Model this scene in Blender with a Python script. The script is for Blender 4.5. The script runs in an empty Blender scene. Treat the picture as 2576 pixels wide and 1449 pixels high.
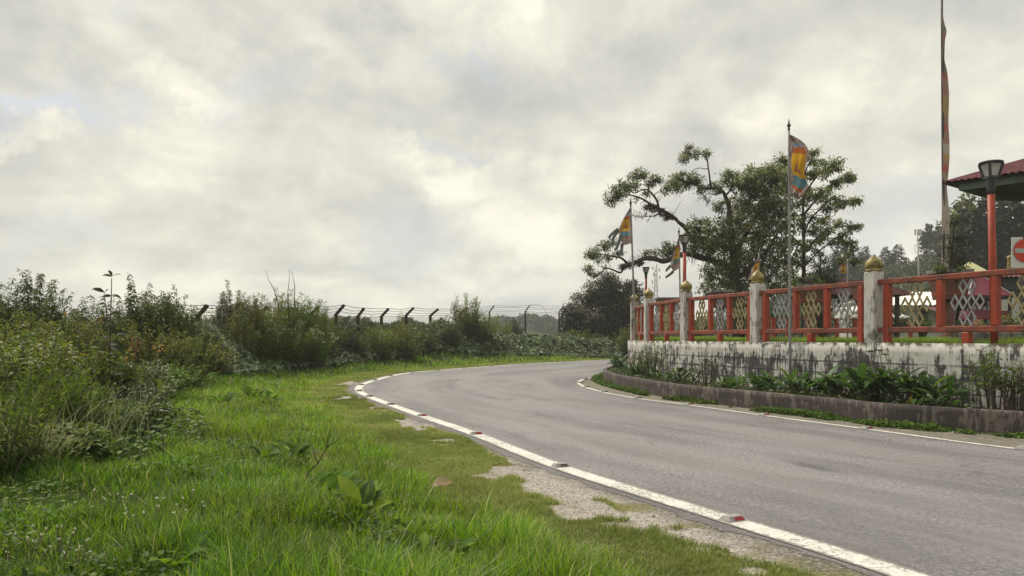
import bpy, math, random
import numpy as np
from mathutils import Vector, Matrix, Euler

random.seed(7)
RNG = np.random.default_rng(11)
SC = bpy.context.scene
COL = SC.collection

# ------------------------------------------------------------------ camera
F = 1860.0            # focal length in photo units (photo drawn 2576 wide)
E = 1.2               # eye height
cam_d = bpy.data.cameras.new('camera')
cam = bpy.data.objects.new('camera', cam_d)
COL.objects.link(cam)
cam.location = (0, 0, E)
cam.rotation_euler = (math.radians(90), 0, 0)
cam_d.lens = 36.0 * F / 2576
cam_d.sensor_width = 36.0
cam_d.shift_y = 125.5 / 2576
cam_d.clip_start = 0.05
cam_d.clip_end = 5000
SC.camera = cam

# ------------------------------------------------------------------ render look
SC.view_settings.view_transform = 'Standard'
SC.view_settings.look = 'None'
SC.view_settings.exposure = 0.35
SC.view_settings.gamma = 1.0
SC.render.engine = 'CYCLES'
cy = SC.cycles
cy.use_denoising = True
cy.max_bounces = 6
cy.diffuse_bounces = 3
cy.glossy_bounces = 2
cy.transmission_bounces = 3
cy.transparent_max_bounces = 4
cy.volume_bounces = 1
cy.use_adaptive_sampling = True
cy.adaptive_threshold = 0.02
cy.caustics_reflective = False
cy.caustics_refractive = False

SUN_EL, SUN_AZ = math.radians(50), math.radians(-38)    # azimuth from +Y, negative = towards -X

# ------------------------------------------------------------------ node helpers
def link(nt, a, b): nt.links.new(a, b)

class NT:
    """small wrapper to write node graphs tersely"""
    def __init__(s, tree): s.t = tree; s.n = tree.nodes
    def node(s, typ, **kw):
        n = s.n.new(typ)
        for k, v in kw.items(): setattr(n, k, v)
        return n
    def put(s, sock, v):
        if hasattr(v, 'is_output'): s.t.links.new(v, sock)
        elif v is not None: sock.default_value = v
    def math(s, op, a, b=None, c=None, clamp=False):
        n = s.node('ShaderNodeMath', operation=op, use_clamp=clamp)
        s.put(n.inputs[0], a)
        if b is not None: s.put(n.inputs[1], b)
        if c is not None: s.put(n.inputs[2], c)
        return n.outputs[0]
    def vmath(s, op, a, b=None):
        n = s.node('ShaderNodeVectorMath', operation=op)
        s.put(n.inputs[0], a)
        if b is not None: s.put(n.inputs[1], b)
        return n.outputs[0] if op not in ('DOT_PRODUCT', 'LENGTH', 'DISTANCE') else n.outputs[1]
    def noise(s, vec, scale, detail=3, rough=.55, dist=0.0, out=0):
        n = s.node('ShaderNodeTexNoise')
        s.put(n.inputs['Vector'], vec)
        n.inputs['Scale'].default_value = scale
        n.inputs['Detail'].default_value = detail
        n.inputs['Roughness'].default_value = rough
        n.inputs['Distortion'].default_value = dist
        return n.outputs[out]
    def ramp(s, fac, stops, interp='LINEAR'):
        n = s.node('ShaderNodeValToRGB')
        cr = n.color_ramp; cr.interpolation = interp
        while len(cr.elements) < len(stops): cr.elements.new(0.5)
        for e, (p, c) in zip(cr.elements, stops):
            e.position = p
            e.color = (c[0], c[1], c[2], 1) if hasattr(c, '__len__') else (c, c, c, 1)
        s.put(n.inputs[0], fac)
        return n.outputs[0]
    def mix(s, fac, a, b, blend='MIX'):
        n = s.node('ShaderNodeMix', data_type='RGBA', blend_type=blend)
        s.put(n.inputs[0], fac)
        s.put(n.inputs[6], tuple(a) + (1,) if isinstance(a, (tuple, list)) and len(a) == 3 else a)
        s.put(n.inputs[7], tuple(b) + (1,) if isinstance(b, (tuple, list)) and len(b) == 3 else b)
        return n.outputs[2]
    def maprange(s, v, a, b, c=0.0, d=1.0, smooth=False):
        n = s.node('ShaderNodeMapRange', clamp=True)
        if smooth: n.interpolation_type = 'SMOOTHSTEP'
        s.put(n.inputs[0], v)
        for i, x in enumerate((a, b, c, d)): n.inputs[i + 1].default_value = x
        return n.outputs[0]
    def scalevec(s, vec, sc):
        n = s.node('ShaderNodeMapping')
        s.put(n.inputs[0], vec)
        n.inputs['Scale'].default_value = sc
        return n.outputs[0]
    def attr(s, name):
        n = s.node('ShaderNodeAttribute'); n.attribute_name = name
        return n.outputs['Fac']
    def pos(s): return s.node('ShaderNodeNewGeometry').outputs['Position']
    def uv(s):
        return s.node('ShaderNodeTexCoord').outputs['UV']
    def bump(s, h, strength=.3, dist=.01):
        n = s.node('ShaderNodeBump')
        n.inputs['Strength'].default_value = strength
        n.inputs['Distance'].default_value = dist
        s.put(n.inputs['Height'], h)
        return n.outputs[0]

def newmat(name):
    m = bpy.data.materials.new(name); m.use_nodes = True
    g = NT(m.node_tree)
    b = m.node_tree.nodes['Principled BSDF']
    return m, g, b

def setp(g, b, color=None, rough=None, metal=None, normal=None, spec=None):
    if color is not None:
        g.put(b.inputs['Base Color'], tuple(color) + (1,) if isinstance(color, (tuple, list)) and len(color) == 3 else color)
    if rough is not None: g.put(b.inputs['Roughness'], rough)
    if metal is not None: g.put(b.inputs['Metallic'], metal)
    if normal is not None: g.put(b.inputs['Normal'], normal)
    if spec is not None: b.inputs['Specular IOR Level'].default_value = spec

# ------------------------------------------------------------------ world
w = bpy.data.worlds.new("World"); SC.world = w; w.use_nodes = True
g = NT(w.node_tree)
for n in list(w.node_tree.nodes): w.node_tree.nodes.remove(n)
out = g.node('ShaderNodeOutputWorld')
sky = g.node('ShaderNodeTexSky', sky_type='NISHITA')
sky.sun_disc = False; sky.sun_elevation = SUN_EL; sky.sun_rotation = SUN_AZ
sky.dust_density = 3.0
bg_sky = g.node('ShaderNodeBackground'); bg_sky.inputs[1].default_value = 0.1
g.put(bg_sky.inputs[0], g.mix(0.7, sky.outputs[0], (4.4, 5.0, 5.7)))
dirv = g.node('ShaderNodeTexCoord').outputs['Generated']
sep = g.node('ShaderNodeSeparateXYZ'); g.put(sep.inputs[0], dirv)
zz = g.math('MAXIMUM', sep.outputs[2], 0.0)
zz = g.math('ADD', zz, 0.32)
comb = g.node('ShaderNodeCombineXYZ')
g.put(comb.inputs[0], g.math('DIVIDE', sep.outputs[0], zz))
g.put(comb.inputs[1], g.math('DIVIDE', sep.outputs[1], zz))
pl = comb.outputs[0]
def sdir(u, v):
    d = Vector(((u - 1288) / F, 1.0, (850 - v) / F)); d.normalize(); return tuple(d)
# warped direction gives the soft patches ragged cloud edges
warp = g.vmath('ADD', dirv, g.vmath('SCALE', g.vmath('SUBTRACT', g.noise(dirv, 5.5, 6, .6, out=1), (0.5, 0.5, 0.5))))
warp.node.inputs[1].links[0].from_node.inputs['Scale'].default_value = 0.30
def blob(u, v, wu, wv):
    """soft elliptical patch of sky round a direction"""
    d = Vector(sdir(u, v))
    df = g.vmath('SUBTRACT', warp, tuple(d))
    df = g.vmath('MULTIPLY', df, (F / wu, 0.6 * F / wu, F / wv))
    ln = g.vmath('LENGTH', df)
    return g.maprange(ln, 0.15, 1.35, 1.0, 0.0, smooth=True)
def union(lst):
    r = None
    for u, v, a, b_, s_ in lst:
        x = g.math('MULTIPLY', blob(u, v, a, b_), s_)
        r = x if r is None else g.math('MAXIMUM', r, x)
    return r
n_big = g.noise(pl, 1.5, 5, .55, .25)
n_mid = g.noise(pl, 3.6, 7, .58, .35)
n_fin = g.noise(dirv, 7.0, 9, .7, .6)
val = g.math('ADD', g.math('MULTIPLY', n_big, .5), g.math('ADD', g.math('MULTIPLY', n_mid, .30), g.math('MULTIPLY', n_fin, .20)))
bright = union([(400, 255, 200, 45, .8), (1080, 430, 120, 75, 1.0), (1300, 620, 240, 120, 1.0), (1850, 285, 120, 70, .9), (60, 395, 120, 30, 1.0),
                (1350, 20, 260, 60, .6), (180, 90, 120, 110, .6), (1650, 120, 300, 60, .4), (2100, 250, 110, 90, .5), (1180, 590, 60, 90, .6), (1500, 590, 200, 50, .5),
                (500, 690, 200, 60, .5), (1430, 690, 180, 60, .7), (740, 120, 120, 60, .4), (1330, 400, 120, 60, .5), (500, 740, 120, 40, .6)])
dark = union([(950, 90, 120, 60, .7), (60, 250, 160, 120, .5), (720, 480, 300, 60, .4), (2200, 420, 260, 110, .5), (900, 250, 240, 60, .3), (1800, 480, 260, 110, .35)])
blue = union([(1180, 140, 75, 26, .85), (110, 350, 110, 32, .85), (270, 10, 60, 55, .8), (650, 235, 110, 60, .45), (1120, 330, 100, 26, .45),
              (1010, 620, 170, 120, .5), (2230, 560, 260, 90, .5), (560, 300, 60, 50, .3), (60, 640, 260, 50, .45), (1250, 730, 340, 60, .35), (200, 320, 60, 40, .5)])
val = g.math('ADD', val, g.math('MULTIPLY', bright, 0.105))
val = g.math('SUBTRACT', val, g.math('MULTIPLY', dark, 0.08))
cl = g.ramp(val, [(0.40, (.49, .49, .47)), (0.47, (.61, .60, .54)), (0.53, (.73, .705, .62)), (0.60, (.90, .86, .73)), (.68, (1.0, .95, .81))])
bg_cl = g.node('ShaderNodeBackground'); g.put(bg_cl.inputs[0], cl); bg_cl.inputs[1].default_value = .91
ms = g.node('ShaderNodeMixShader')
gap = g.math('MULTIPLY', blue, g.maprange(n_mid, .35, .6, .45, 1.0))
gap = g.math('ADD', gap, g.maprange(val, .36, .30, 0, .35), clamp=True)
g.put(ms.inputs[0], gap)
link(w.node_tree, bg_cl.outputs[0], ms.inputs[1]); link(w.node_tree, bg_sky.outputs[0], ms.inputs[2])
link(w.node_tree, ms.outputs[0], out.inputs[0])
w.cycles.sampling_method = 'MANUAL'; w.cycles.sample_map_resolution = 512

# ------------------------------------------------------------------ sun (veiled by cloud)
sl = bpy.data.lights.new('sun', 'SUN'); sl.energy = 2.8; sl.angle = math.radians(10); sl.color = (1, .92, .78)
so = bpy.data.objects.new('sun', sl); COL.objects.link(so)
sd = Vector((math.sin(SUN_AZ) * math.cos(SUN_EL), math.cos(SUN_AZ) * math.cos(SUN_EL), math.sin(SUN_EL)))
so.rotation_euler = sd.to_track_quat('Z', 'Y').to_euler()

# ================================================================== geometry helpers
def S(u, v, z):
    """world point at depth z that the photograph shows at (u, v)"""
    return Vector(((u - 1288) / F * z, z, E + (850 - v) / F * z))

def tag(o, label=None, cat=None, group=None, kind=None):
    if label: o['label'] = label
    if cat: o['category'] = cat
    if group: o['group'] = group
    if kind: o['kind'] = kind
    return o

def thing(name, label, cat, loc=(0, 0, 0), rotz=0, group=None):
    o = bpy.data.objects.new(name, None); COL.objects.link(o)
    o.empty_display_size = .2
    o.location = loc; o.rotation_euler = (0, 0, rotz)
    return tag(o, label, cat, group)

def root_loc(o):
    while o.parent: o = o.parent
    return o.location

def link_mesh(name, me, parent=None, mat=None, loc=None):
    o = bpy.data.objects.new(name, me); COL.objects.link(o)
    if mat: me.materials.append(mat)
    if parent: o.parent = parent
    if loc is not None: o.location = loc
    return o

def children(o): return [c for c in o.children]
def copy_tree(o, parent=None):
    c = o.copy(); COL.objects.link(c)
    if parent: c.parent = parent
    for ch in children(o): copy_tree(ch, c)
    return c

def np_mesh(name, V, faces_flat, sizes, attrs=None, uv=None, smooth=False):
    """fast mesh from numpy arrays. faces_flat: loop vertex indices, sizes: loops per face"""
    me = bpy.data.meshes.new(name)
    V = np.asarray(V, dtype=np.float32)
    me.vertices.add(len(V)); me.vertices.foreach_set('co', V.ravel())
    ff = np.asarray(faces_flat, dtype=np.int32); sz = np.asarray(sizes, dtype=np.int32)
    me.loops.add(len(ff)); me.loops.foreach_set('vertex_index', ff)
    me.polygons.add(len(sz))
    st = np.zeros(len(sz), dtype=np.int32); st[1:] = np.cumsum(sz)[:-1]
    me.polygons.foreach_set('loop_start', st)
    try: me.polygons.foreach_set('loop_total', sz)
    except Exception: pass
    if smooth: me.polygons.foreach_set('use_smooth', np.ones(len(sz), dtype=bool))
    me.update(calc_edges=True)
    if attrs:
        for k, a in attrs.items():
            at = me.attributes.new(k, 'FLOAT', 'POINT'); at.data.foreach_set('value', np.asarray(a, dtype=np.float32))
    if uv is not None:
        ul = me.uv_layers.new(name='UVMap')
        ul.data.foreach_set('uv', np.asarray(uv, dtype=np.float32)[ff].ravel())
    return me

class MB:
    """collects shapes into one mesh"""
    def __init__(s): s.v = []; s.f = []; s.sm = []
    def add(s, vs, fs, smooth=False):
        o = len(s.v); s.v += [tuple(x) for x in vs]
        for f in fs: s.f.append(tuple(i + o for i in f)); s.sm.append(smooth)
        return s
    def box(s, c, size, rotz=0, M=None, bev=0.0):
        hx, hy, hz = [a / 2 for a in size]
        if bev > 0:
            b = min(bev, hx * .6, hy * .6, hz * .6)
            ring = [(hx - b, -hy), (hx, -hy + b), (hx, hy - b), (hx - b, hy), (-hx + b, hy), (-hx, hy - b), (-hx, -hy + b), (-hx + b, -hy)]
            inner = [(x * (1 - b / hx), y * (1 - b / hy)) for x, y in ring]
            vs = [(x, y, -hz) for x, y in inner] + [(x, y, -hz + b) for x, y in ring] + [(x, y, hz - b) for x, y in ring] + [(x, y, hz) for x, y in inner]
            fs = [tuple(range(7, -1, -1)), tuple(range(24, 32))]
            for k in range(3):
                for i in range(8):
                    j = (i + 1) % 8; fs.append((k * 8 + i, k * 8 + j, k * 8 + 8 + j, k * 8 + 8 + i))
        else:
            vs = [(x, y, z) for z in (-hz, hz) for y in (-hy, hy) for x in (-hx, hx)]
            fs = [(0, 2, 3, 1), (4, 5, 7, 6), (0, 1, 5, 4), (2, 6, 7, 3), (0, 4, 6, 2), (1, 3, 7, 5)]
        R = M if M is not None else Matrix.Rotation(rotz, 3, 'Z')
        vs = [R @ Vector(v) + Vector(c) for v in vs]
        return s.add(vs, fs)
    def beam(s, a, b, w, h, bev=0.0):
        """box from a to b, width w across, height h"""
        a = Vector(a); b = Vector(b); d = b - a; L = d.length; d.normalize()
        up = Vector((0, 0, 1)) if abs(d.z) < .95 else Vector((0, 1, 0))
        sdv = d.cross(up).normalized(); u2 = sdv.cross(d)
        M = Matrix((d, sdv, u2)).transposed()
        return s.box((a + b) / 2, (L, w, h), M=M, bev=bev)
    def tube(s, pts, rad, n=6, cap=True, smooth=True):
        pts = [Vector(p) for p in pts]
        if not hasattr(rad, '__len__'): rad = [rad] * len(pts)
        rings = []; prev = None
        for i, p in enumerate(pts):
            t = (pts[min(i + 1, len(pts) - 1)] - pts[max(i - 1, 0)])
            if t.length < 1e-9: t = Vector((0, 0, 1))
            t.normalize()
            if prev is None:
                a = Vector((1, 0, 0)) if abs(t.x) < .8 else Vector((0, 1, 0))
                nrm = (a - t * a.dot(t)).normalized()
            else:
                nrm = prev - t * prev.dot(t)
                nrm = nrm.normalized() if nrm.length > 1e-6 else t.orthogonal().normalized()
            prev = nrm; bn = t.cross(nrm)
            rings.append([p + (nrm * math.cos(2 * math.pi * k / n) + bn * math.sin(2 * math.pi * k / n)) * rad[i] for k in range(n)])
        vs = [v for r in rings for v in r]; fs = []
        for i in range(len(rings) - 1):
            for k in range(n):
                j = (k + 1) % n; fs.append((i * n + k, i * n + j, (i + 1) * n + j, (i + 1) * n + k))
        if cap: fs.append(tuple(range(n - 1, -1, -1))); fs.append(tuple(range((len(rings) - 1) * n, len(rings) * n)))
        return s.add(vs, fs, smooth)
    def lathe(s, prof, n=16, c=(0, 0, 0), rib=0.0, ribs=8, smooth=True, rot=0.0):
        vs = []; fs = []
        for r, z in prof:
            for k in range(n):
                a = 2 * math.pi * k / n + rot
                rr = r * (1 - rib * (0.5 + 0.5 * math.cos(a * ribs)) ** 3)
                vs.append((c[0] + rr * math.cos(a), c[1] + rr * math.sin(a), c[2] + z))
        for i in range(len(prof) - 1):
            for k in range(n):
                j = (k + 1) % n; fs.append((i * n + k, i * n + j, (i + 1) * n + j, (i + 1) * n + k))
        fs.append(tuple(range(n - 1, -1, -1))); fs.append(tuple(range((len(prof) - 1) * n, len(prof) * n)))
        return s.add(vs, fs, smooth)
    def build(s, name, mat=None, parent=None, loc=None):
        me = bpy.data.meshes.new(name)
        me.from_pydata(s.v, [], s.f)
        me.polygons.foreach_set('use_smooth', s.sm)
        me.update()
        return link_mesh(name, me, parent, mat, loc)
    def world(s, name, mat, base=None):
        """top-level single mesh written in world coordinates; origin moved to its base"""
        a = np.array(s.v); c = Vector((float(a[:, 0].mean()), float(a[:, 1].mean()), float(a[:, 2].min()))) if base is None else Vector(base)
        s.v = [(x - c.x, y - c.y, z - c.z) for x, y, z in s.v]
        return s.build(name, mat, None, c)

# ---- noise in python, for masks
def _hash(ix, iy, seed):
    h = (ix.astype(np.int64) * 374761393 + iy.astype(np.int64) * 668265263 + seed * 1274126177) & 0xffffffff
    h = ((h ^ (h >> 13)) * 1274126177) & 0xffffffff
    return ((h ^ (h >> 16)) & 0xffff) / 65535.0
def vnoise(x, y, scale=1.0, seed=0, octs=1):
    x = np.asarray(x, float) * scale; y = np.asarray(y, float) * scale; r = 0; amp = 1; tot = 0
    for o in range(octs):
        ix = np.floor(x); iy = np.floor(y); fx = x - ix; fy = y - iy
        fx = fx * fx * (3 - 2 * fx); fy = fy * fy * (3 - 2 * fy)
        a = _hash(ix, iy, seed + o); b = _hash(ix + 1, iy, seed + o); c = _hash(ix, iy + 1, seed + o); d = _hash(ix + 1, iy + 1, seed + o)
        r = r + amp * ((a * (1 - fx) + b * fx) * (1 - fy) + (c * (1 - fx) + d * fx) * fy); tot += amp
        amp *= .5; x = x * 2.03 + 13.7; y = y * 2.03 + 7.1
    return r / tot
def sstep(a, b, x):
    t = np.clip((np.asarray(x, float) - a) / (b - a), 0, 1); return t * t * (3 - 2 * t)

# ================================================================== plan of the road
def gp(u, v, h=0.0):
    z = (E - h) * F / (v - 850.0); return ((u - 1288) / F * z, z)
OUT_STUDS = [(1842, 1310), (1409, 1175), (1198, 1093), (1062, 1047), (983, 1018.5), (929, 998), (904, 984), (909, 969), (943, 957), (983, 946.5), (1036, 937.5),
             (1100, 932), (1166, 926.5), (1235, 921.5), (1319, 915.5), (1418, 910.5), (1518, 905.8)]
IN_STUDS = [(2572, 1130), (2181, 1079), (1924, 1045), (1733, 1018.5), (1605, 1002), (1521, 986.5), (1477, 974), (1459, 963.5), (1473, 954), (1515, 947.5)]
out_pts = [gp(*p) for p in OUT_STUDS]
in_pts = [gp(*p) for p in IN_STUDS]
OUTER = [(6.9, -9.0), (4.9, -3.4), (3.35, .4), (2.5, 2.45)] + [gp(2290, 1450)] + out_pts + [(8.2, 44.5), (13, 50.5), (22, 60), (40, 76)]
INNER = [(14.5, -8.5), (11.0, -.5), (8.6, 3.9), (7.0, 6.2)] + in_pts + [(4.1, 25.6), (7.2, 30.2), (11.3, 35.6), (17, 42), (26, 52), (44, 68)]
def resample(pts, step, smooth_it=3):
    P = np.array(pts, float)
    for _ in range(smooth_it):      # Chaikin-like rounding that keeps the points
        d = np.linalg.norm(np.diff(P, axis=0), axis=1)
        t = np.r_[0, np.cumsum(d)]
        n = max(int(t[-1] / step), 8)
        tt = np.linspace(0, t[-1], n)
        # Catmull-Rom through P at tt
        Q = []
        for q in tt:
            i = min(max(np.searchsorted(t, q) - 1, 0), len(P) - 2)
            p0 = P[max(i - 1, 0)]; p1 = P[i]; p2 = P[i + 1]; p3 = P[min(i + 2, len(P) - 1)]
            h = t[i + 1] - t[i]; x = (q - t[i]) / h
            m1 = (p2 - p0) / (t[i + 1] - t[max(i - 1, 0)]) * h; m2 = (p3 - p1) / (t[min(i + 2, len(P) - 1)] - t[i]) * h
            Q.append((2 * x**3 - 3 * x**2 + 1) * p1 + (x**3 - 2 * x**2 + x) * m1 + (-2 * x**3 + 3 * x**2) * p2 + (x**3 - x**2) * m2)
        return np.array(Q)
OUTER_R = resample(OUTER, .3); INNER_R = resample(INNER, .3)
def normals2(P):
    T = np.gradient(P, axis=0); T /= np.linalg.norm(T, axis=1)[:, None]
    return np.c_[-T[:, 1], T[:, 0]]      # left of travel
def sdist(x, y, P):
    """signed distance to polyline P: positive to the left of travel; also arclength"""
    x = np.asarray(x, float).ravel(); y = np.asarray(y, float).ravel()
    best = np.full(x.shape, 1e9); sg = np.zeros(x.shape); sl_ = np.zeros(x.shape); acc = 0
    for a, b in zip(P[:-1], P[1:]):
        d = b - a; L = np.hypot(*d)
        t = np.clip(((x - a[0]) * d[0] + (y - a[1]) * d[1]) / (L * L), 0, 1)
        qx = x - a[0] - t * d[0]; qy = y - a[1] - t * d[1]; dd = np.hypot(qx, qy)
        m = dd < best
        best[m] = dd[m]; sl_[m] = acc + t[m] * L
        sg[m] = np.sign(d[0] * qy[m] - d[1] * qx[m]); acc += L
    return best * np.where(sg == 0, 1, sg), sl_
OC = OUTER_R[::2]; IC = INNER_R[::2]

# railing / retaining wall / planter plan
POSTS = [(10.4, 4.2), (8.75, 6.9), (7.25, 9.4), (5.97, 12.2), (4.98, 15.0), (4.15, 17.6), (3.77, 20.4), (3.81, 23.0)]
WALL = [(11.9, 1.3), (10.25, 4.1), (8.62, 6.8), (7.12, 9.32), (5.84, 12.12), (4.84, 14.94), (4.02, 17.55), (3.62, 20.35), (3.63, 23.15), (4.6, 25.2), (7.6, 29.6), (12, 35.2), (20, 44.5), (60, 82)]
CURB = [(11.6, -.5), (10.2, 3.0), (8.5, 6.4), (7.2, 8.15)] + [gp(u, v) for u, v in ((2576, 1094), (2378, 1080), (2218, 1066), (2058, 1045), (1847, 1021), (1707, 1003), (1619, 987), (1560, 973), (1527, 962))] + [(2.62, 21.3), (3.0, 23.2), (3.9, 25.6)]
WALL_Z = E - .075
CURB_H = .29
WALL_R = resample(WALL, .25); CURB_R = resample(CURB, .2)

def H(x, y):
    """height of the ground"""
    x = np.asarray(x, float); y = np.asarray(y, float); shp = x.shape
    d, _ = sdist(x, y, OC[::2]); d = d.reshape(shp)
    bank = .07 + .58 * sstep(18, 42, y)
    h = bank * sstep(.9, 6.5, d) + (vnoise(x, y, .8, 3, 2) - .5) * .10 * sstep(1.0, 3, d)
    h = h - .03 * (1 - sstep(.0, .9, d))
    h = h - 3.0 * sstep(58, 130, y) * sstep(0, 5, d)
    return h
def H1(x, y): return float(H(np.array([x]), np.array([y]))[0])

# ================================================================== materials: ground
m, g, b = newmat('asphalt'); MAT_ROAD = m
p = g.pos()
n1 = g.noise(p, 26, 5, .85); n2 = g.noise(p, 1.1, 5, .6, .5); n3 = g.noise(p, 5, 4, .6); n4 = g.noise(p, 75, 3, .8)
c = g.ramp(n1, [(0.41, (.052, .049, .055)), (.49, (.17, .163, .173)), (.56, (.40, .385, .395))])
c = g.mix(.45, c, g.ramp(n4, [(.40, (.05, .049, .052)), (.5, (.175, .168, .178)), (.60, (.46, .445, .455))]))
c = g.mix(g.maprange(n2, .40, .62, 0, .5), c, (.22, .212, .22), 'MIX')
c = g.mix(g.maprange(n3, .55, .8, 0, .25), c, (.12, .12, .12), 'MIX')
uvr = g.uv()
ln_ = g.noise(g.scalevec(uvr, (.22, 7, 1)), 1.0, 4, .6); ln2 = g.noise(g.scalevec(uvr, (.8, 22, 1)), 1.0, 4, .6)
c = g.mix(g.maprange(ln_, .42, .58, 0, .48), c, (.075, .072, .078)); c = g.mix(g.maprange(ln2, .5, .66, 0, .22), c, (.30, .29, .28))
vc = g.node('ShaderNodeTexVoronoi'); vc.feature = 'DISTANCE_TO_EDGE'; vc.inputs['Scale'].default_value = .42
g.put(vc.inputs['Vector'], g.vmath('ADD', p, g.vmath('SCALE', g.noise(p, 2.4, 5, .7, out=1))))
crk = g.math('MULTIPLY', g.maprange(vc.outputs[0], .003, .010, .75, 0), g.maprange(g.noise(p, .33, 3), .50, .60, 0, 1))
c = g.mix(crk, c, (.04, .038, .038))
lane = g.attr('wear')           # polished wheel tracks, dusty margin
c = g.mix(lane, c, (.23, .226, .22))
c = g.mix(g.math('MULTIPLY', g.attr('edge'), .6), c, (.085, .08, .078))
# one dark rubber scuff
sx = g.vmath('SUBTRACT', p, (2.80, 6.90, 0))
mp = g.node('ShaderNodeMapping'); g.put(mp.inputs[0], sx); mp.inputs['Rotation'].default_value = (0, 0, math.radians(69)); mp2 = g.node('ShaderNodeMapping'); g.put(mp2.inputs[0], mp.outputs[0]); mp2.inputs['Scale'].default_value = (1.6, 6.0, 1); mp = mp2
scf = g.maprange(g.math('ADD', g.vmath('LENGTH', mp.outputs[0]), g.math('MULTIPLY', g.noise(p, 8, 4), .7)), .5, 1.15, .7, 0)
c = g.mix(scf, c, (.06, .06, .06))
hh = g.math('ADD', g.math('MULTIPLY', n1, .6), g.math('MULTIPLY', n4, .4))
setp(g, b, c, g.maprange(n2, .3, .7, .82, .7), 0, g.bump(hh, .5, .01), spec=.4)

m, g, b = newmat('line_paint'); MAT_LINE = m
p = g.pos()
n1 = g.noise(p, 30, 5, .8); n2 = g.noise(p, 2.5, 3)
sv = g.node('ShaderNodeSeparateXYZ'); g.put(sv.inputs[0], g.uv())
ed = g.math('MULTIPLY', g.math('ABSOLUTE', g.math('SUBTRACT', sv.outputs[1], .5)), 2.0)
ed = g.maprange(ed, .60, 1.0, 0, .26)
worn = g.maprange(g.math('ADD', g.math('ADD', n1, ed), g.math('MULTIPLY', n2, .35)), .715, .775, 0, .92)
c = g.mix(worn, g.ramp(g.noise(p, 12, 3), [(.3, (.56, .55, .50)), (.6, (.72, .71, .655))]), (.2, .19, .18))
setp(g, b, c, .6, 0, g.bump(n1, .6, .006))

m, g, b = newmat('shoulder_ground'); MAT_SHOULDER = m
p = g.pos()
gr = g.attr('gravel'); tar = g.attr('tar')
v1 = g.node('ShaderNodeTexVoronoi'); v1.inputs['Scale'].default_value = 42; g.put(v1.inputs['Vector'], p)
n1 = g.noise(p, 30, 5, .7); n2 = g.noise(p, 5, 4)
stone = g.ramp(v1.outputs['Color'], [(0, (.22, .195, .175)), (.5, (.43, .39, .355)), (1, (.62, .58, .53))])
stone = g.mix(g.maprange(n1, .42, .6, 0, .75), stone, (.32, .29, .26))
stone = g.mix(g.maprange(n2, .5, .7, 0, .4), stone, (.22, .19, .165))
dirt = g.ramp(n1, [(.3, (.13, .13, .05)), (.7, (.27, .25, .12))])
c = g.mix(gr, dirt, stone)
c = g.mix(tar, c, g.ramp(n1, [(.40, (.085, .078, .072)), (.5, (.16, .148, .135)), (.6, (.32, .295, .27))]))
setp(g, b, c, .95, 0, g.bump(g.math('ADD', n1, v1.outputs['Distance']), .8, .02), spec=.15)

m, g, b = newmat('soil_under_grass'); MAT_GROUND = m
p = g.pos()
c = g.ramp(g.noise(p, 2.2, 6, .7), [(.3, (.030, .042, .014)), (.6, (.06, .085, .025)), (.8, (.09, .085, .04))])
setp(g, b, c, .95, 0, g.bump(g.noise(p, 14, 5, .7), .8, .05), spec=.1)

m, g, b = newmat('planter_soil'); MAT_SOIL = m
p = g.pos()
setp(g, b, g.ramp(g.noise(p, 12, 6, .7), [(.3, (.02, .016, .01)), (.7, (.06, .045, .03))]), .95, 0, g.bump(g.noise(p, 25, 5), .8, .03))

# ================================================================== ground sheet
def axis(lo, hi, n, c0, tight):
    t = np.linspace(-1, 1, n); s_ = np.sinh(t * tight) / math.sinh(tight)
    a = np.where(s_ < 0, c0 + s_ * (c0 - lo), c0 + s_ * (hi - c0)); return a
gx = axis(-430, 430, 300, -2, 5.6); gy = axis(-60, 460, 330, 14, 4.8)
GX, GY = np.meshgrid(gx, gy)
Z = H(GX, GY)
GD = sdist(GX, GY, OC[::2])[0].reshape(GX.shape)
Z = np.where(GD < 0.05, -.12, Z - .10 * (1 - sstep(1.9, 2.5, GD)))
V = np.c_[GX.ravel(), GY.ravel(), Z.ravel()]
def grid_faces(nr, nc):
    i = np.arange(nr - 1)[:, None] * nc + np.arange(nc - 1)[None, :]
    i = i.ravel(); return np.c_[i, i + 1, i + nc + 1, i + nc].ravel(), np.full(len(i), 4)
ff, sz = grid_faces(*GX.shape)
o = link_mesh('ground', np_mesh('ground', V, ff, sz, smooth=True), None, MAT_GROUND)
tag(o, kind='structure')

def strip(name, A, B, z, mat, n_across=2, attr_fn=None, zfun=None):
    """sheet between two equally sampled lines"""
    n = len(A); t = np.linspace(0, 1, n_across)[None, :, None]
    P = A[:, None, :] * (1 - t) + B[:, None, :] * t
    x = P[..., 0].ravel(); y = P[..., 1].ravel()
    zz_ = np.full(x.shape, z) if zfun is None else zfun(x, y)
    ff, sz = grid_faces(n, n_across)
    d = np.linalg.norm(np.diff(A, axis=0), axis=1); s_ = np.r_[0, np.cumsum(d)]
    uv = np.c_[np.repeat(s_, n_across), np.tile(np.linspace(0, 1, n_across), n)]
    at = attr_fn(x, y, uv) if attr_fn else None
    me = np_mesh(name, np.c_[x, y, zz_], ff, sz, at, uv, smooth=True)
    me.flip_normals() if me.polygons[0].normal.z < 0 else None
    return link_mesh(name, me, None, mat)

def along(P, n):
    d = np.linalg.norm(np.diff(P, axis=0), axis=1); s_ = np.r_[0, np.cumsum(d)]
    q = np.linspace(0, s_[-1], n); return np.c_[np.interp(q, s_, P[:, 0]), np.interp(q, s_, P[:, 1])]
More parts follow.
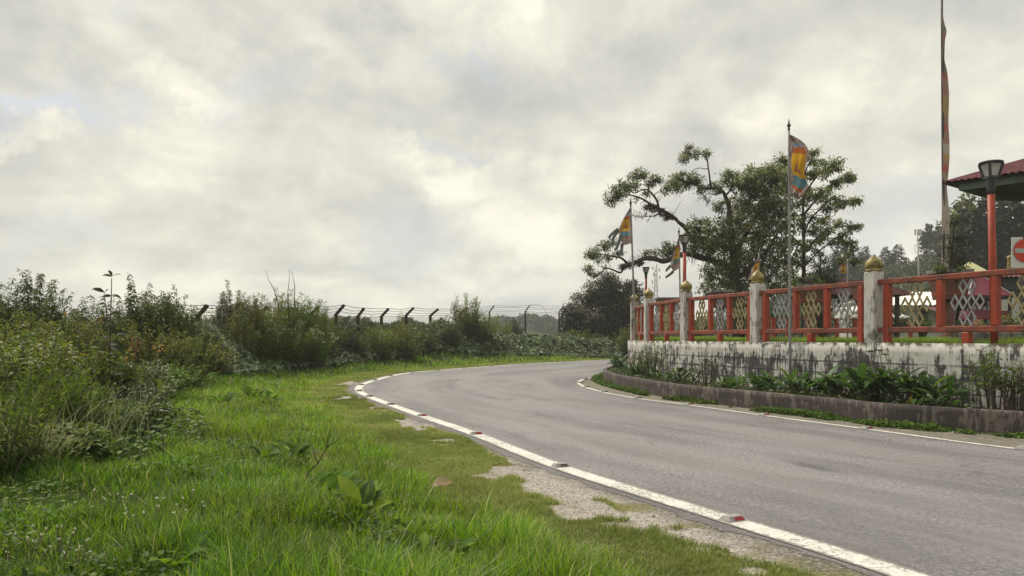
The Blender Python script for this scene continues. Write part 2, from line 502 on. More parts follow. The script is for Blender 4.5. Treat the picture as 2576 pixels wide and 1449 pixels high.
# road: pair the two edges by matching parameter (apex to apex)
def pair(P, Q, key_p, key_q, n1, n2):
    def cut(R, k):
        i = int(np.argmin(np.hypot(R[:, 0] - k[0], R[:, 1] - k[1]))); return R[:i + 1], R[i:]
    a, b_ = cut(P, key_p); c_, d_ = cut(Q, key_q)
    return np.vstack([along(a, n1)[:-1], along(b_, n2)]), np.vstack([along(c_, n1)[:-1], along(d_, n2)])
NO = normals2(OUTER_R); NI = normals2(INNER_R)
_q = np.arange(len(OUTER_R)) * .3
RA, RB = pair(resample(OUTER_R + NO * .20, .1), INNER_R - NI * .06, (-4.1, 20.0), (1.7, 19.7), 420, 420)
RA = RA + normals2(RA) * (.26 * (vnoise(RA[:, 0], RA[:, 1], 3.0, 200, 5) - .55))[:, None]
def road_attr(x, y, uv):
    t = uv[:, 1]; w_ = np.exp(-((t - .27) / .10) ** 2) + np.exp(-((t - .68) / .11) ** 2)
    w_ = w_ * .35 * (0.6 + .8 * vnoise(x, y, .5, 5, 2))
    e = np.clip((np.abs(t - .5) - .40) / .10, 0, 1) * (.2 + .9 * vnoise(x, y, 1.5, 8, 3)) * .7
    e = np.maximum(e, (t < .034) * (.55 + .5 * vnoise(x, y, 4, 18, 2)))
    return {'wear': np.clip(w_, 0, 1), 'edge': np.clip(e, 0, 1)}
o = strip('road', RA, RB, .0, MAT_ROAD, 40, road_attr); tag(o, kind='structure')
for P_, N_, w0, w1, nm in ((OUTER_R, NO, -.105, .105, 'road_marking'), (INNER_R, NI, -.02, .09, 'road_marking')):
    o = strip(nm, P_ + N_ * w0, P_ + N_ * w1, .005, MAT_LINE, 9); tag(o, kind='structure')

# outer shoulder: broken gravel, short dry grass, tar edge
n_s = int(len(OUTER_R) * 3.2)
OF = along(OUTER_R, n_s); NF = normals2(OF)
def gravel_mask(x, y, d):
    _, s_ = sdist(x, y, OC[::2])
    wdt = .40 + .30 * vnoise(x, y, .45, 21) + .20 * sstep(9, 4.5, y) - .38 * sstep(20, 27, y)
    band = sstep(.10, .16, d) * (1 - sstep(wdt - .12, wdt + .10, d + (vnoise(x, y, 3.5, 24, 3) - .5) * .8))
    n_ = .62 * vnoise(s_ * .95, d * 1.7, 1.0, 31, 3) + .38 * vnoise(s_, d, 4.5, 35, 3)
    patch = sstep(.485, .545, n_ + .02 * sstep(6.5, 4.0, y) - .03 * sstep(9, 14, y))
    return band * patch
def sh_attr(x, y, uv):
    d, _ = sdist(x, y, OC)
    tar = .85 * (1 - sstep(.10, .42, d + (vnoise(x, y, 7, 44, 3) - .5) * .40))
    return {'gravel': np.clip(gravel_mask(x, y, d), 0, 1), 'tar': tar}
def sh_z(x, y):
    d, _ = sdist(x, y, OC)
    return -.003 + (vnoise(x, y, 5, 9, 3) - .5) * .03 * sstep(.28, .6, d) - .06 * sstep(1.6, 2.1, d)
o = strip('gravel_shoulder', OF + NF * .05, OF + NF * 2.2, -.01, MAT_SHOULDER, 46, sh_attr, sh_z); tag(o, kind='structure')
# inner shoulder, between edge line and planter kerb
def in_attr(x, y, uv):
    gvl = sstep(.35, .6, vnoise(x, y, 2.2, 71, 3) + .25 * (1 - uv[:, 1]))
    return {'gravel': gvl * .5, 'tar': .35 + .5 * vnoise(x, y, 4, 14, 3)}
m_in = int(len(INNER_R))
IA = along(INNER_R, m_in); 
IN_ = normals2(IA)
o = strip('gravel_shoulder', IA - IN_ * .0, IA - IN_ * 1.7, -.012, MAT_SHOULDER, 16, in_attr, lambda x, y: np.full(x.shape, -.012) + (vnoise(x, y, 5, 9, 2) - .5) * .02); tag(o, kind='structure')

# ================================================================== leaves and grass
def leafmat(name, cols, trans=.35, rough=.5, tcol=None, spec=.35, sc=.5):
    m, g, b = newmat(name)
    r = g.attr('rnd'); n = len(cols)
    c = g.ramp(r, [(i / (n - 1) if n > 1 else 0, cols[i]) for i in range(n)])
    nz = g.noise(g.pos(), sc, 3)
    hs = g.node('ShaderNodeHueSaturation'); g.put(hs.inputs['Color'], c)
    g.put(hs.inputs['Value'], g.maprange(nz, .3, .7, .72, 1.28)); g.put(hs.inputs['Hue'], g.maprange(nz, .3, .7, .485, .512))
    setp(g, b, hs.outputs[0], rough, spec=spec)
    tr = g.node('ShaderNodeBsdfTranslucent')
    hs2 = g.node('ShaderNodeHueSaturation'); g.put(hs2.inputs['Color'], hs.outputs[0]); hs2.inputs['Value'].default_value = 1.5; hs2.inputs['Saturation'].default_value = 1.1
    hs2.inputs['Hue'].default_value = .487
    g.put(tr.inputs[0], hs2.outputs[0])
    mx = g.node('ShaderNodeMixShader'); mx.inputs[0].default_value = trans
    o = m.node_tree.nodes['Material Output']
    link(m.node_tree, b.outputs[0], mx.inputs[1]); link(m.node_tree, tr.outputs[0], mx.inputs[2]); link(m.node_tree, mx.outputs[0], o.inputs[0])
    return m

G_GRASS = leafmat('grass_blades', [(.035, .08, .011), (.092, .19, .018), (.16, .30, .028), (.26, .39, .05), (.46, .43, .2)], .4, .5, sc=1.1)
G_DRY = leafmat('short_dry_grass', [(.12, .18, .035), (.21, .27, .06), (.34, .37, .11), (.48, .44, .2)], .3, .6)
G_DARK = leafmat('hedge_leaf_dark', [(.02, .032, .011), (.038, .062, .018), (.075, .11, .028), (.15, .18, .05)], .3, .5)
G_OLIVE = leafmat('hedge_leaf_olive', [(.035, .046, .013), (.07, .10, .022), (.125, .165, .034), (.22, .24, .06)], .38, .55)
G_MID = leafmat('leaf_mid_green', [(.025, .05, .013), (.055, .105, .02), (.10, .17, .03), (.19, .26, .055)], .35, .6, spec=.2)
G_PALE = leafmat('leaf_pale_green', [(.10, .13, .055), (.16, .20, .08), (.24, .27, .13), (.34, .35, .2)], .35, .6)
G_VINE = leafmat('vine_leaf', [(.018, .03, .014), (.045, .07, .028), (.11, .155, .07), (.22, .28, .15)], .25, .6, spec=.15)
G_TREE = leafmat('tree_leaf', [(.025, .036, .013), (.06, .08, .024), (.13, .16, .05), (.33, .35, .17)], .45, .35, spec=.6)  # palest tone paints the sky glare of glossy leaves into the colour
G_TREE2 = leafmat('tree_leaf_bright', [(.03, .044, .016), (.08, .105, .03), (.18, .22, .06), (.36, .38, .18)], .5, .35, spec=.6)  # pale end of the ramp carries painted leaf highlights
G_BIG = leafmat('broad_leaf', [(.022, .035, .018), (.035, .055, .022), (.055, .075, .03), (.10, .14, .035)], .3, .6, spec=.2)
G_DOCK = leafmat('dock_leaf', [(.045, .09, .018), (.08, .155, .02), (.13, .24, .028), (.24, .34, .04)], .45, .65, spec=.15)
G_CANNA = leafmat('lance_leaf', [(.022, .052, .016), (.04, .09, .022), (.075, .15, .035), (.15, .23, .05)], .3, .5, spec=.3)
G_FAR = leafmat('far_foliage', [(.022, .032, .016), (.04, .055, .024), (.075, .095, .04), (.12, .14, .065)], .15, .7, sc=.08)
G_CONIF = leafmat('conifer_needles', [(.016, .024, .014), (.026, .038, .019), (.045, .06, .028)], .1, .7, sc=.1)
G_YEL = leafmat('yellow_petal', [(.42, .25, .03), (.55, .38, .06), (.55, .45, .12)], .3, .5)
G_WHITE = leafmat('white_petal', [(.55, .54, .45), (.72, .70, .62)], .3, .6)
G_RUST = leafmat('rusty_bloom', [(.16, .07, .035), (.27, .13, .07), (.33, .2, .1)], .3, .6)
G_RED = leafmat('red_petal', [(.35, .01, .02), (.55, .03, .05)], .3, .5)
G_DEAD = leafmat('dead_leaf', [(.25, .19, .10), (.42, .34, .19)], .3, .7)

TEMPL = {
 # s along, t across, h up ; faces
 'kite': (np.array([(0, 0, 0), (.42, -.5, .10), (1, 0, -.05), (.42, .5, .10)]), [(0, 1, 2), (0, 2, 3)]),
 'leaf': (np.array([(0, 0, 0), (.35, -.5, .08), (.35, 0, 0), (.35, .5, .08), (.72, -.36, .02), (.72, 0, -.08), (.72, .36, .02), (1, 0, -.25)]),
          [(0, 1, 2), (0, 2, 3), (1, 4, 5, 2), (2, 5, 6, 3), (4, 7, 5), (5, 7, 6)]),
 'heart': (np.array([(0, 0, 0), (-.12, -.3, .05), (.22, -.55, .1), (.62, -.36, .04), (1, 0, -.12), (.62, .36, .04), (.22, .55, .1), (-.12, .3, .05), (.3, 0, 0)]),
           [(0, 1, 2, 8), (8, 2, 3, 4), (8, 4, 5, 6), (0, 8, 6, 7)]),
 'long': (np.array([(0, -.08, 0), (0, .08, 0), (.25, -.42, .03), (.25, 0, -.02), (.25, .42, .03), (.5, -.5, .0), (.5, 0, -.06), (.5, .5, .0), (.78, -.33, -.12), (.78, 0, -.17), (.78, .33, -.12), (1, 0, -.36)]),
          [(0, 2, 3), (0, 3, 1), (1, 3, 4), (2, 5, 6, 3), (3, 6, 7, 4), (5, 8, 9, 6), (6, 9, 10, 7), (8, 11, 9), (9, 11, 10)]),
}
def leaves(name, P, D, N, L, W, rnd, templ='kite', parent=None, mat=None, loc=None, smooth=False):
    P = np.asarray(P, float); D = np.asarray(D, float); N = np.asarray(N, float); n = len(P)
    D = D / (np.linalg.norm(D, axis=1)[:, None] + 1e-9)
    Sd = np.cross(D, N); Sd /= (np.linalg.norm(Sd, axis=1)[:, None] + 1e-9); N = np.cross(Sd, D)
    T, FS = TEMPL[templ]; k = len(T)
    L = np.broadcast_to(L, (n,)); W = np.broadcast_to(W, (n,))
    V = P[:, None, :] + D[:, None, :] * (L[:, None] * T[None, :, 0])[..., None] + Sd[:, None, :] * (W[:, None] * T[None, :, 1])[..., None] + N[:, None, :] * (L[:, None] * T[None, :, 2])[..., None]
    base = (np.arange(n) * k)
    flat = np.array([i for f in FS for i in f]); sizes = np.array([len(f) for f in FS])
    FF = (base[:, None] + flat[None, :]).ravel(); SZ = np.tile(sizes, n)
    me = np_mesh(name, V.reshape(-1, 3), FF, SZ, {'rnd': np.repeat(np.broadcast_to(rnd, (n,)), k)}, smooth=smooth)
    return link_mesh(name, me, parent, mat, loc)

def blades(name, x, y, z, h, wd, bend, rnd, mat, seg=3, heading=None, lean=None):
    n = len(x); a = RNG.uniform(0, 2 * np.pi, n) if heading is None else heading
    dx, dy = np.cos(a), np.sin(a)                     # bend direction
    fa = a + np.pi / 2 + RNG.normal(0, .5, n); sx, sy = np.cos(fa), np.sin(fa)
    Vs = []
    ts = np.linspace(0, 1, seg + 1)
    for i, t in enumerate(ts):
        off = bend * h * t ** 1.8; up = h * (t - .28 * bend * t ** 2.2)
        cx = x + dx * off; cyy = y + dy * off; cz = z + up
        ww = wd * (1 - t) ** .6 * .5 if i < seg else 0
        if i < seg:
            Vs.append(np.c_[cx - sx * ww, cyy - sy * ww, cz]); Vs.append(np.c_[cx + sx * ww, cyy + sy * ww, cz])
        else: Vs.append(np.c_[cx, cyy, cz])
    k = len(Vs); V = np.stack(Vs, 1).reshape(-1, 3)
    FS = [(2 * i, 2 * i + 1, 2 * i + 3, 2 * i + 2) for i in range(seg - 1)] + [(2 * seg - 2, 2 * seg - 1, 2 * seg)]
    flat = np.array([i for f in FS for i in f]); sizes = np.array([len(f) for f in FS])
    FF = ((np.arange(n) * k)[:, None] + flat[None, :]).ravel()
    me = np_mesh(name, V, FF, np.tile(sizes, n), {'rnd': np.repeat(rnd, k)})
    o = link_mesh(name, me, None, mat); return o

# --- where grass may grow on the outer side
HEDGE = np.array([(-9.5, 3.0), (-6.2, 5.0), (-4.15, 6.4), (-3.95, 8.6), (-5.3, 10.5), (-8.2, 14.5), (-8.7, 17.6), (-7.6, 20.2), (-7.0, 24.0), (-6.3, 27.2), (-3.9, 35.0), (2.5, 41.0), (7, 44.0), (16, 53)])
def grass_area(x, y):
    d, _ = sdist(x, y, OC); hd, _ = sdist(x, y, HEDGE)
    return d, hd
def sample_frustum(n, z0, z1, p, umin=-1.02, umax=.95):
    """points with density falling with depth"""
    t = RNG.random(n); zz_ = (z0 ** (2 - p) + t * (z1 ** (2 - p) - z0 ** (2 - p))) ** (1 / (2 - p)) if abs(p - 2) > 1e-6 else z0 * (z1 / z0) ** t
    u = RNG.uniform(umin, umax, n); return u * (zz_ * .70 + .8), zz_
def make_grass():
    X, Y, Hh, Wd, Bd, Rn = [], [], [], [], [], []
    for n, z0, z1, p in ((150000, 2.1, 7.5, 1.0), (170000, 7.5, 20, 1.0), (110000, 20, 47, .9)):
        x, y = sample_frustum(n, z0, z1, p, -1.05, .55 if z1 < 10 else .25)
        d, hd = grass_area(x, y)
        gm = gravel_mask(x, y, d)
        edge = .85 + .5 * vnoise(x, y, .7, 52, 2) + .25 * sstep(12, 5, y) - .25 * sstep(16, 28, y)
        k = (d > edge + RNG.normal(0, .10, n)) & (hd < 1.2) & (gm < .3) 
        x, y, d, hd = x[k], y[k], d[k], hd[k]; n = len(x)
        tuft = vnoise(x, y, 2.3, 60, 2); big = vnoise(x, y, .55, 61, 2)
        k = RNG.random(n) < (.35 + 1.0 * tuft)
        x, y, d, hd, tuft, big = x[k], y[k], d[k], hd[k], tuft[k], big[k]; n = len(x)
        h = (.05 + .13 * sstep(.3, .75, tuft) + .06 * big) * RNG.uniform(.5, 1.3, n)
        h *= .45 + .55 * sstep(.9, 2.2, d)
        h *= 1 + .35 * sstep(-1.2, 0, hd) + .25 * sstep(5, 3, y)
        tall = RNG.random(n) < .02; h[tall] *= RNG.uniform(1.3, 1.9, tall.sum())
        X.append(x); Y.append(y); Hh.append(h)
        Wd.append(np.maximum(.0062, y * .0008) * RNG.uniform(.6, 1.6, n))
        Bd.append(RNG.uniform(.15, 1.0, n))
        r = .42 + .30 * (big - .5) * 2 + RNG.normal(0, .22, n) - .1 * (tuft - .5)
        r += .25 * sstep(1.8, .9, d)
        r = np.where(RNG.random(n) < .05, .97, r)
        Rn.append(np.clip(r, 0, 1))
    X, Y, Hh, Wd, Bd, Rn = map(np.concatenate, (X, Y, Hh, Wd, Bd, Rn))
    Zz = H(X, Y) - .01
    o = blades('grass', X, Y, Zz, Hh, Wd, Bd, Rn, G_GRASS, 3)
    tag(o, 'tall green meadow grass on the outer verge', 'grass', kind='stuff')
make_grass()

def make_dry():
    X, Y, Hh, Wd, Rn = [], [], [], [], []
    for n, z0, z1 in ((150000, 2.1, 8), (150000, 8, 16), (90000, 16, 46)):
        s_lo, s_hi = 0, 1
        # sample along the outer line
        kk = np.where((OUTER_R[:-1, 1] > z0 - .3) & (OUTER_R[:-1, 1] < z1 + .3) & (OUTER_R[:-1, 0] < 12))[0]
        P = OUTER_R; i = kk[RNG.integers(0, len(kk), n)]; q = (i + RNG.random(n)) / (len(P) - 1); f = q * (len(P) - 1) - i
        c_ = P[i] * (1 - f[:, None]) + P[i + 1] * f[:, None]; nn = NO[i]
        dd = RNG.uniform(.12, 1.9, n); x = c_[:, 0] + nn[:, 0] * dd; y = c_[:, 1] + nn[:, 1] * dd
        k = (y > z0) & (y < z1) & (np.abs(x) < y * .75 + 1); x, y, dd = x[k], y[k], dd[k]; n = len(x)
        gm = gravel_mask(x, y, dd)
        k = (gm < .18 + RNG.random(n) * .25) & (dd > .17 + .22 * vnoise(x, y, 4, 82, 2) + .15 * sstep(8, 4, y)) & (RNG.random(n) < .95 - .5 * sstep(.9, 1.7, dd))
        x, y = x[k], y[k]; n = len(x)
        X.append(x); Y.append(y); t_ = vnoise(x, y, 4, 83, 2)
        Hh.append((.018 + .05 * t_) * RNG.uniform(.5, 1.2, n)); Wd.append(np.maximum(.0045, y * .00075) * RNG.uniform(.8, 1.5, n))
        Rn.append(np.clip(.35 + .5 * (vnoise(x, y, 1.6, 84, 2) - .5) + RNG.normal(0, .2, n), 0, 1))
    X, Y, Hh, Wd, Rn = map(np.concatenate, (X, Y, Hh, Wd, Rn))
    o = blades('grass', X, Y, sh_z(X, Y) - .002, Hh, Wd, RNG.uniform(.2, 1.3, len(X)), Rn, G_DRY, 2)
    tag(o, 'short yellowish grass in patches on the gravel shoulder', 'grass', kind='stuff')
make_dry()
def stones():
    n = 60000; x, y = sample_frustum(n, 2.2, 12, 1.0, -.6, .75); d, _ = sdist(x, y, OC); gm = gravel_mask(x, y, d)
    k = (d > .08) & (d < 1.9) & ((gm > .5) | ((d < .45) & (RNG.random(n) < .35))) & (RNG.random(n) < .6); x, y = x[k], y[k]; n = len(x)
    T = np.array([(1, 0, 0), (-.9, .2, 0), (0, 1, .1), (.1, -1, 0), (.1, .1, .8), (0, 0, -.6)]); fc = [(0, 2, 4), (2, 1, 4), (1, 3, 4), (3, 0, 4), (2, 0, 5), (1, 2, 5), (3, 1, 5), (0, 3, 5)]
    sz = .0025 + .007 * RNG.random(n) ** 3 + .010 * (RNG.random(n) < .008); a = RNG.uniform(0, 2 * np.pi, n); ca, sa = np.cos(a), np.sin(a)
    J = T[None] * (1 + RNG.normal(0, .2, (n, 6, 3))); X = J[..., 0] * ca[:, None] - J[..., 1] * sa[:, None]; Y = J[..., 0] * sa[:, None] + J[..., 1] * ca[:, None]
    V = np.stack([X, Y, J[..., 2] * .8], -1) * sz[:, None, None] + np.c_[x, y, sh_z(x, y) + sz * .3][:, None]
    flat = np.array([i for f in fc for i in f]); FF = ((np.arange(n) * 6)[:, None] + flat[None]).ravel()
    o = link_mesh('gravel', np_mesh('gravel', V.reshape(-1, 3), FF, np.full(n * 8, 3), {'rnd': np.repeat(RNG.random(n), 6)}), None, leafmat('stone_chips', [(.22, .20, .185), (.40, .37, .34), (.50, .47, .43), (.66, .63, .58)], .0, .9))
    tag(o, 'loose stone chips scattered along the gravel shoulder', 'gravel', kind='stuff')
stones()
def clover():
    n = 60000; x, y = sample_frustum(n, 2.2, 14, 1.0, -1.05, .5); d, hd = grass_area(x, y)
    k = (d > 1.9) & (hd < .3) & (vnoise(x, y, 1.7, 90, 3) > .46); x, y = x[k], y[k]; n = len(x)
    z = H(x, y) + RNG.uniform(.01, .10, n); D = np.c_[RNG.normal(0, 1, (n, 2)), RNG.normal(.1, .4, n)]; N = np.c_[RNG.normal(0, .4, (n, 2)), np.ones(n)]; L = RNG.uniform(.015, .045, n)
    o = leaves('clover', np.c_[x, y, z], D, N, L, L * .7, np.clip(RNG.normal(.5, .28, n), 0, 1), 'heart', None, G_MID); tag(o, 'small clover and herb leaves mixed through the verge grass', 'clover', kind='stuff')
clover()

# ================================================================== materials: built things
def stained(name, clean, dark, streak=1.0, amount=.5, joints=False, moss=False, uvmode=True, rough=.85, warm=(.30, .25, .2)):
    m, g, b = newmat(name)
    if uvmode: v = g.uv()
    else:
        q = g.node('ShaderNodeTexCoord').outputs['Object']
        sp = g.node('ShaderNodeSeparateXYZ'); g.put(sp.inputs[0], q)
        cb = g.node('ShaderNodeCombineXYZ'); g.put(cb.inputs[0], g.math('ADD', sp.outputs[0], g.math('MULTIPLY', sp.outputs[1], 1.3))); g.put(cb.inputs[1], sp.outputs[2]); v = cb.outputs[0]
    sep = g.node('ShaderNodeSeparateXYZ'); g.put(sep.inputs[0], v)
    st = g.noise(g.scalevec(v, (7, 1.5, 1)), 1.4, 6, .68, .5)
    st2 = g.noise(g.scalevec(v, (26, 2.0, 1)), 1.4, 4, .6)
    bl = g.noise(v, 1.9, 5, .65); fine = g.noise(v, 14, 5, .7); bl2 = g.noise(v, 4.5, 5, .65, .4)
    s_ = g.math('ADD', g.math('MULTIPLY', st, .34), g.math('MULTIPLY', bl, .26))
    s_ = g.math('ADD', s_, g.math('MULTIPLY', fine, .12)); s_ = g.math('ADD', s_, g.math('MULTIPLY', st2, .13)); s_ = g.math('ADD', s_, g.math('MULTIPLY', bl2, .15))
    if joints:      # mould has crept up from the damp planter bed; the plain coping course shed it
        s_ = g.math('ADD', s_, g.maprange(sep.outputs[1], .74, .98, .008, -.028))
        s_ = g.math('ADD', s_, g.maprange(sep.outputs[0], 9.7, 8.9, 0, .10))
        s_ = g.math('ADD', s_, g.math('MULTIPLY', g.maprange(g.noise(g.scalevec(v, (1, 0, 1)), .9, 2), .45, .6), .035))
    msk = g.maprange(s_, .545 - .1 * amount, .585 - .1 * amount, 0, 1)
    c = g.mix(g.maprange(bl2, .35, .7, 0, .35), clean, warm)
    c = g.mix(g.maprange(st2, .42, .66, 0, .55), c, [x * .5 for x in clean])
    if joints:
        ju = g.math('PINGPONG', g.math('ADD', sep.outputs[0], g.math('MULTIPLY', fine, .02)), .2)
        jv = g.math('PINGPONG', g.math('ADD', sep.outputs[1], g.math('MULTIPLY', fine, .02)), .1)
        jl = g.math('MINIMUM', ju, jv)
        jm = g.math('MULTIPLY', g.maprange(jl, .007, .022, 1, 0), g.maprange(sep.outputs[1], .84, .90, 1, 0))
        jm = g.math('MULTIPLY', jm, g.maprange(bl, .32, .46))
        c = g.mix(g.math('MULTIPLY', jm, .85), c, (.07, .065, .06))
    c = g.mix(g.math('MULTIPLY', msk, .93 * streak), c, dark)
    if moss:
        mm = g.math('MULTIPLY', g.maprange(sep.outputs[1], 1.04, 1.10, 0, 1), g.maprange(bl2, .42, .55))
        c = g.mix(mm, c, (.06, .055, .03))
    setp(g, b, c, rough, 0, g.bump(g.math('ADD', fine, g.math('MULTIPLY', msk, .3)), .5, .01), spec=.25)
    return m
M_WALL = stained('mildewed_whitewash', (.64, .63, .59), (.040, .036, .042), 1.0, .52, joints=True, moss=True, warm=(.40, .37, .35))
M_CURB = stained('sooty_concrete', (.20, .17, .15), (.055, .045, .045), .9, .9, warm=(.12, .1, .095))
M_POST = stained('post_whitewash', (.60, .59, .56), (.10, .09, .08), .85, .34, uvmode=False, warm=(.36, .32, .28))
M_PLINTH = stained('grey_concrete', (.24, .23, .22), (.07, .065, .065), .8, .4, uvmode=False)

def paint(name, base, dark, rough=.5, wear=.4, sc=6, wearcol=None):
    m, g, b = newmat(name)
    q = g.node('ShaderNodeTexCoord').outputs['Object']
    n1 = g.noise(q, sc, 5, .65); n2 = g.noise(q, sc * 5, 4, .7)
    c = g.mix(g.maprange(n1, .42, .62, 0, wear), base, dark)
    c = g.mix(g.maprange(n2, .55, .75, 0, wear * .8), c, wearcol or dark)
    setp(g, b, c, g.maprange(n1, .3, .7, rough, rough + .2), 0, g.bump(n2, .25, .004), spec=.35)
    return m
M_RED = paint('red_paint', (.35, .05, .018), (.17, .03, .018), .45, .6, 5, (.12, .04, .03))
M_RAIL = paint('weathered_red_rail', (.26, .06, .034), (.12, .05, .036), .65, 1.0, 4, (.30, .17, .12))
M_LGOLD = paint('olive_gold_lattice', (.36, .31, .16), (.16, .13, .07), .6, .7, 9)
M_LGREY = paint('pewter_lattice', (.33, .33, .34), (.16, .16, .16), .6, .6, 9)
M_BLACK = paint('dark_metal', (.035, .035, .04), (.07, .06, .055), .5, .5)
M_GREYM = paint('galvanised_metal', (.28, .28, .28), (.15, .14, .13), .5, .5, 10)
M_PALEM = paint('pale_metal', (.48, .48, .46), (.3, .29, .27), .5, .5, 10)
M_FPOST = paint('rusty_fence_post', (.055, .03, .022), (.025, .018, .015), .8, .8, 6, (.12, .06, .04))
M_WIRE = paint('rusty_wire', (.10, .09, .085), (.05, .045, .04), .7, .4)
M_MESH = paint('chain_wire', (.16, .16, .17), (.1, .1, .1), .6, .4)
M_MAROON = paint('maroon_roof_sheet', (.15, .05, .055), (.09, .03, .035), .6, .8, 1.2, (.24, .13, .13))
M_MAROON2 = paint('faded_maroon_cover', (.20, .035, .062), (.11, .02, .035), .6, .5, 1)
M_WHITEB = paint('white_render', (.62, .61, .57), (.42, .40, .36), .8, .5, .8)
M_WHITER = paint('white_roof_sheet', (.88, .88, .85), (.78, .78, .75), .5, .4, 1)
M_CREAM = paint('pale_yellow_canvas', (.62, .62, .34), (.5, .5, .26), .7, .3, 2)
M_BROWNPOT = paint('brown_glazed_pot', (.13, .05, .038), (.07, .028, .022), .35, .5, 4)
M_UNDER = paint('dark_timber', (.05, .035, .035), (.03, .02, .02), .7, .4)
M_GREENW = paint('grey_green_board', (.13, .16, .14), (.07, .09, .08), .6, .5, 3)
M_CLAY = paint('clay_crate', (.5, .28, .17), (.35, .2, .1), .7, .4)
M_SIGNW = paint('sign_white', (.62, .62, .61), (.5, .49, .48), .5, .4, 8)
M_SIGNR = paint('sign_red', (.56, .05, .03), (.45, .04, .03), .45, .3, 10)
M_SIGNG = paint('sign_grey', (.42, .42, .42), (.32, .32, .31), .5, .5, 12)
M_REFL = paint('stud_reflector', (.36, .02, .03), (.2, .02, .02), .25, .3, 40)
M_STUD = paint('stud_body', (.36, .36, .34), (.16, .15, .14), .5, .8, 30)
M_GLASS = paint('frosted_lamp_glass', (.42, .42, .40), (.3, .3, .28), .2, .3, 8)
M_DARKIN = paint('painted_interior_dark', (.03, .03, .035), (.08, .07, .07), .6, .6, 2)  # near-black colour stands in for the unlit space behind fronts and panes

m, g, b = newmat('gilded_paint'); M_GOLD = m
q = g.node('ShaderNodeTexCoord').outputs['Object']
n1 = g.noise(q, 9, 5, .65); n2 = g.noise(g.scalevec(q, (1, 1, .35)), 30, 4, .6)
c = g.ramp(n1, [(.36, (.10, .08, .02)), (.5, (.26, .20, .055)), (.64, (.42, .34, .13))])
c = g.mix(g.maprange(n2, .5, .7, 0, .6), c, (.09, .07, .02))
setp(g, b, c, .5, .15, g.bump(n1, .3, .01))

m, g, b = newmat('tree_bark'); M_BARK = m
q = g.pos(); n1 = g.noise(q, 6, 6, .7); n2 = g.noise(q, 1.6, 3)
c = g.ramp(n1, [(.3, (.025, .02, .016)), (.55, (.065, .052, .042)), (.75, (.13, .115, .10))])
c = g.mix(g.maprange(n2, .45, .65, 0, .5), c, (.05, .055, .025))
setp(g, b, c, .9, 0, g.bump(n1, .8, .05), spec=.15)
m, g, b = newmat('green_stem'); M_STEM = m
c = g.ramp(g.noise(g.pos(), 5, 3), [(.3, (.06, .07, .025)), (.7, (.15, .13, .06))]); setp(g, b, c, .7)
m, g, b = newmat('dry_stem'); M_DSTEM = m
c = g.ramp(g.noise(g.pos(), 5, 3), [(.3, (.05, .03, .025)), (.7, (.13, .08, .06))]); setp(g, b, c, .7)

# ================================================================== retaining wall and planter
def wall_sheet(name, P, zlo, zhi, thick, mat, rows=8, jag=.0, seed=0, zlo_back=None):
    n = len(P); N_ = normals2(P); d = np.linalg.norm(np.diff(P, axis=0), axis=1); s_ = np.r_[0, np.cumsum(d)]
    zs = np.linspace(0, 1, rows)
    VV, UV = [], []
    for j, t in enumerate(zs):
        zt = zhi - jag * vnoise(s_, s_ * 0, 3, seed, 3)
        z = zlo + (zt - zlo) * t; off = jag * .5 * (vnoise(s_, np.full(n, t * 3), 2, seed + 4, 2) - .5)
        VV.append(np.c_[P + N_ * off[:, None], z]); UV.append(np.c_[s_, z])
    zt = zhi - jag * vnoise(s_, s_ * 0, 3, seed, 3)
    VV.append(np.c_[P - N_ * (thick * .08), zt + .004]); UV.append(np.c_[s_, zt + .02])
    VV.append(np.c_[P - N_ * (thick * .92), zt + .004]); UV.append(np.c_[s_, zt + thick])
    VV.append(np.c_[P - N_ * thick, zt - .01]); UV.append(np.c_[s_, zt + thick + .02])
    VV.append(np.c_[P - N_ * thick, np.full(n, zlo if zlo_back is None else zlo_back)]); UV.append(np.c_[s_, np.full(n, zlo)])
    k = len(VV); V = np.stack(VV, 1).reshape(-1, 3); U = np.stack(UV, 1).reshape(-1, 2)
    ff, sz = grid_faces(n, k)
    ff = ff.reshape(-1, 4)[:, ::-1].ravel()
    base = V.mean(axis=0); base[2] = V[:, 2].min()
    me = np_mesh(name, V - base, ff, sz, None, U, smooth=False)
    return link_mesh(name, me, None, mat, Vector(base))
s_all = np.r_[0, np.cumsum(np.linalg.norm(np.diff(WALL_R, axis=0), axis=1))]
o = wall_sheet('retaining_wall', WALL_R, -.08, WALL_Z, .26, M_WALL, 9, .018, 5)
tag(o, 'white block retaining wall streaked with black mould under the red railing', 'wall')
o = wall_sheet('planter_wall', CURB_R, -.08, CURB_H, .11, M_CURB, 6, .014, 9)
tag(o, 'low curved dark grey concrete planter wall beside the road', 'planter wall')
# planter bed
A = along(CURB_R - normals2(CURB_R) * .06, 160); Bq = along(WALL_R[: int(len(WALL_R) * .52)], 400)
idx = [int(np.argmin(np.hypot(Bq[:, 0] - a[0], Bq[:, 1] - a[1]))) for a in A]; B2 = Bq[idx] + np.array([.05, 0])
o = strip('planter_bed', A, B2, .2, MAT_SOIL, 8, None, lambda x, y: .20 + (vnoise(x, y, 3, 77, 3) - .5) * .08); tag(o, kind='structure')
# terrace behind the wall
TW = WALL_R - normals2(WALL_R) * .13
n_t = len(TW); far = np.c_[np.linspace(70, 160, n_t), np.linspace(-6, 130, n_t)]
m, g, b = newmat('terrace_lawn'); M_LAWN = m
c = g.ramp(g.noise(g.pos(), 1.5, 5), [(.3, (.05, .08, .02)), (.7, (.09, .12, .035))]); setp(g, b, c, .95)
TZ = WALL_Z - .03
o = strip('terrace_ground', TW, far, TZ, M_LAWN, 12); tag(o, kind='structure')

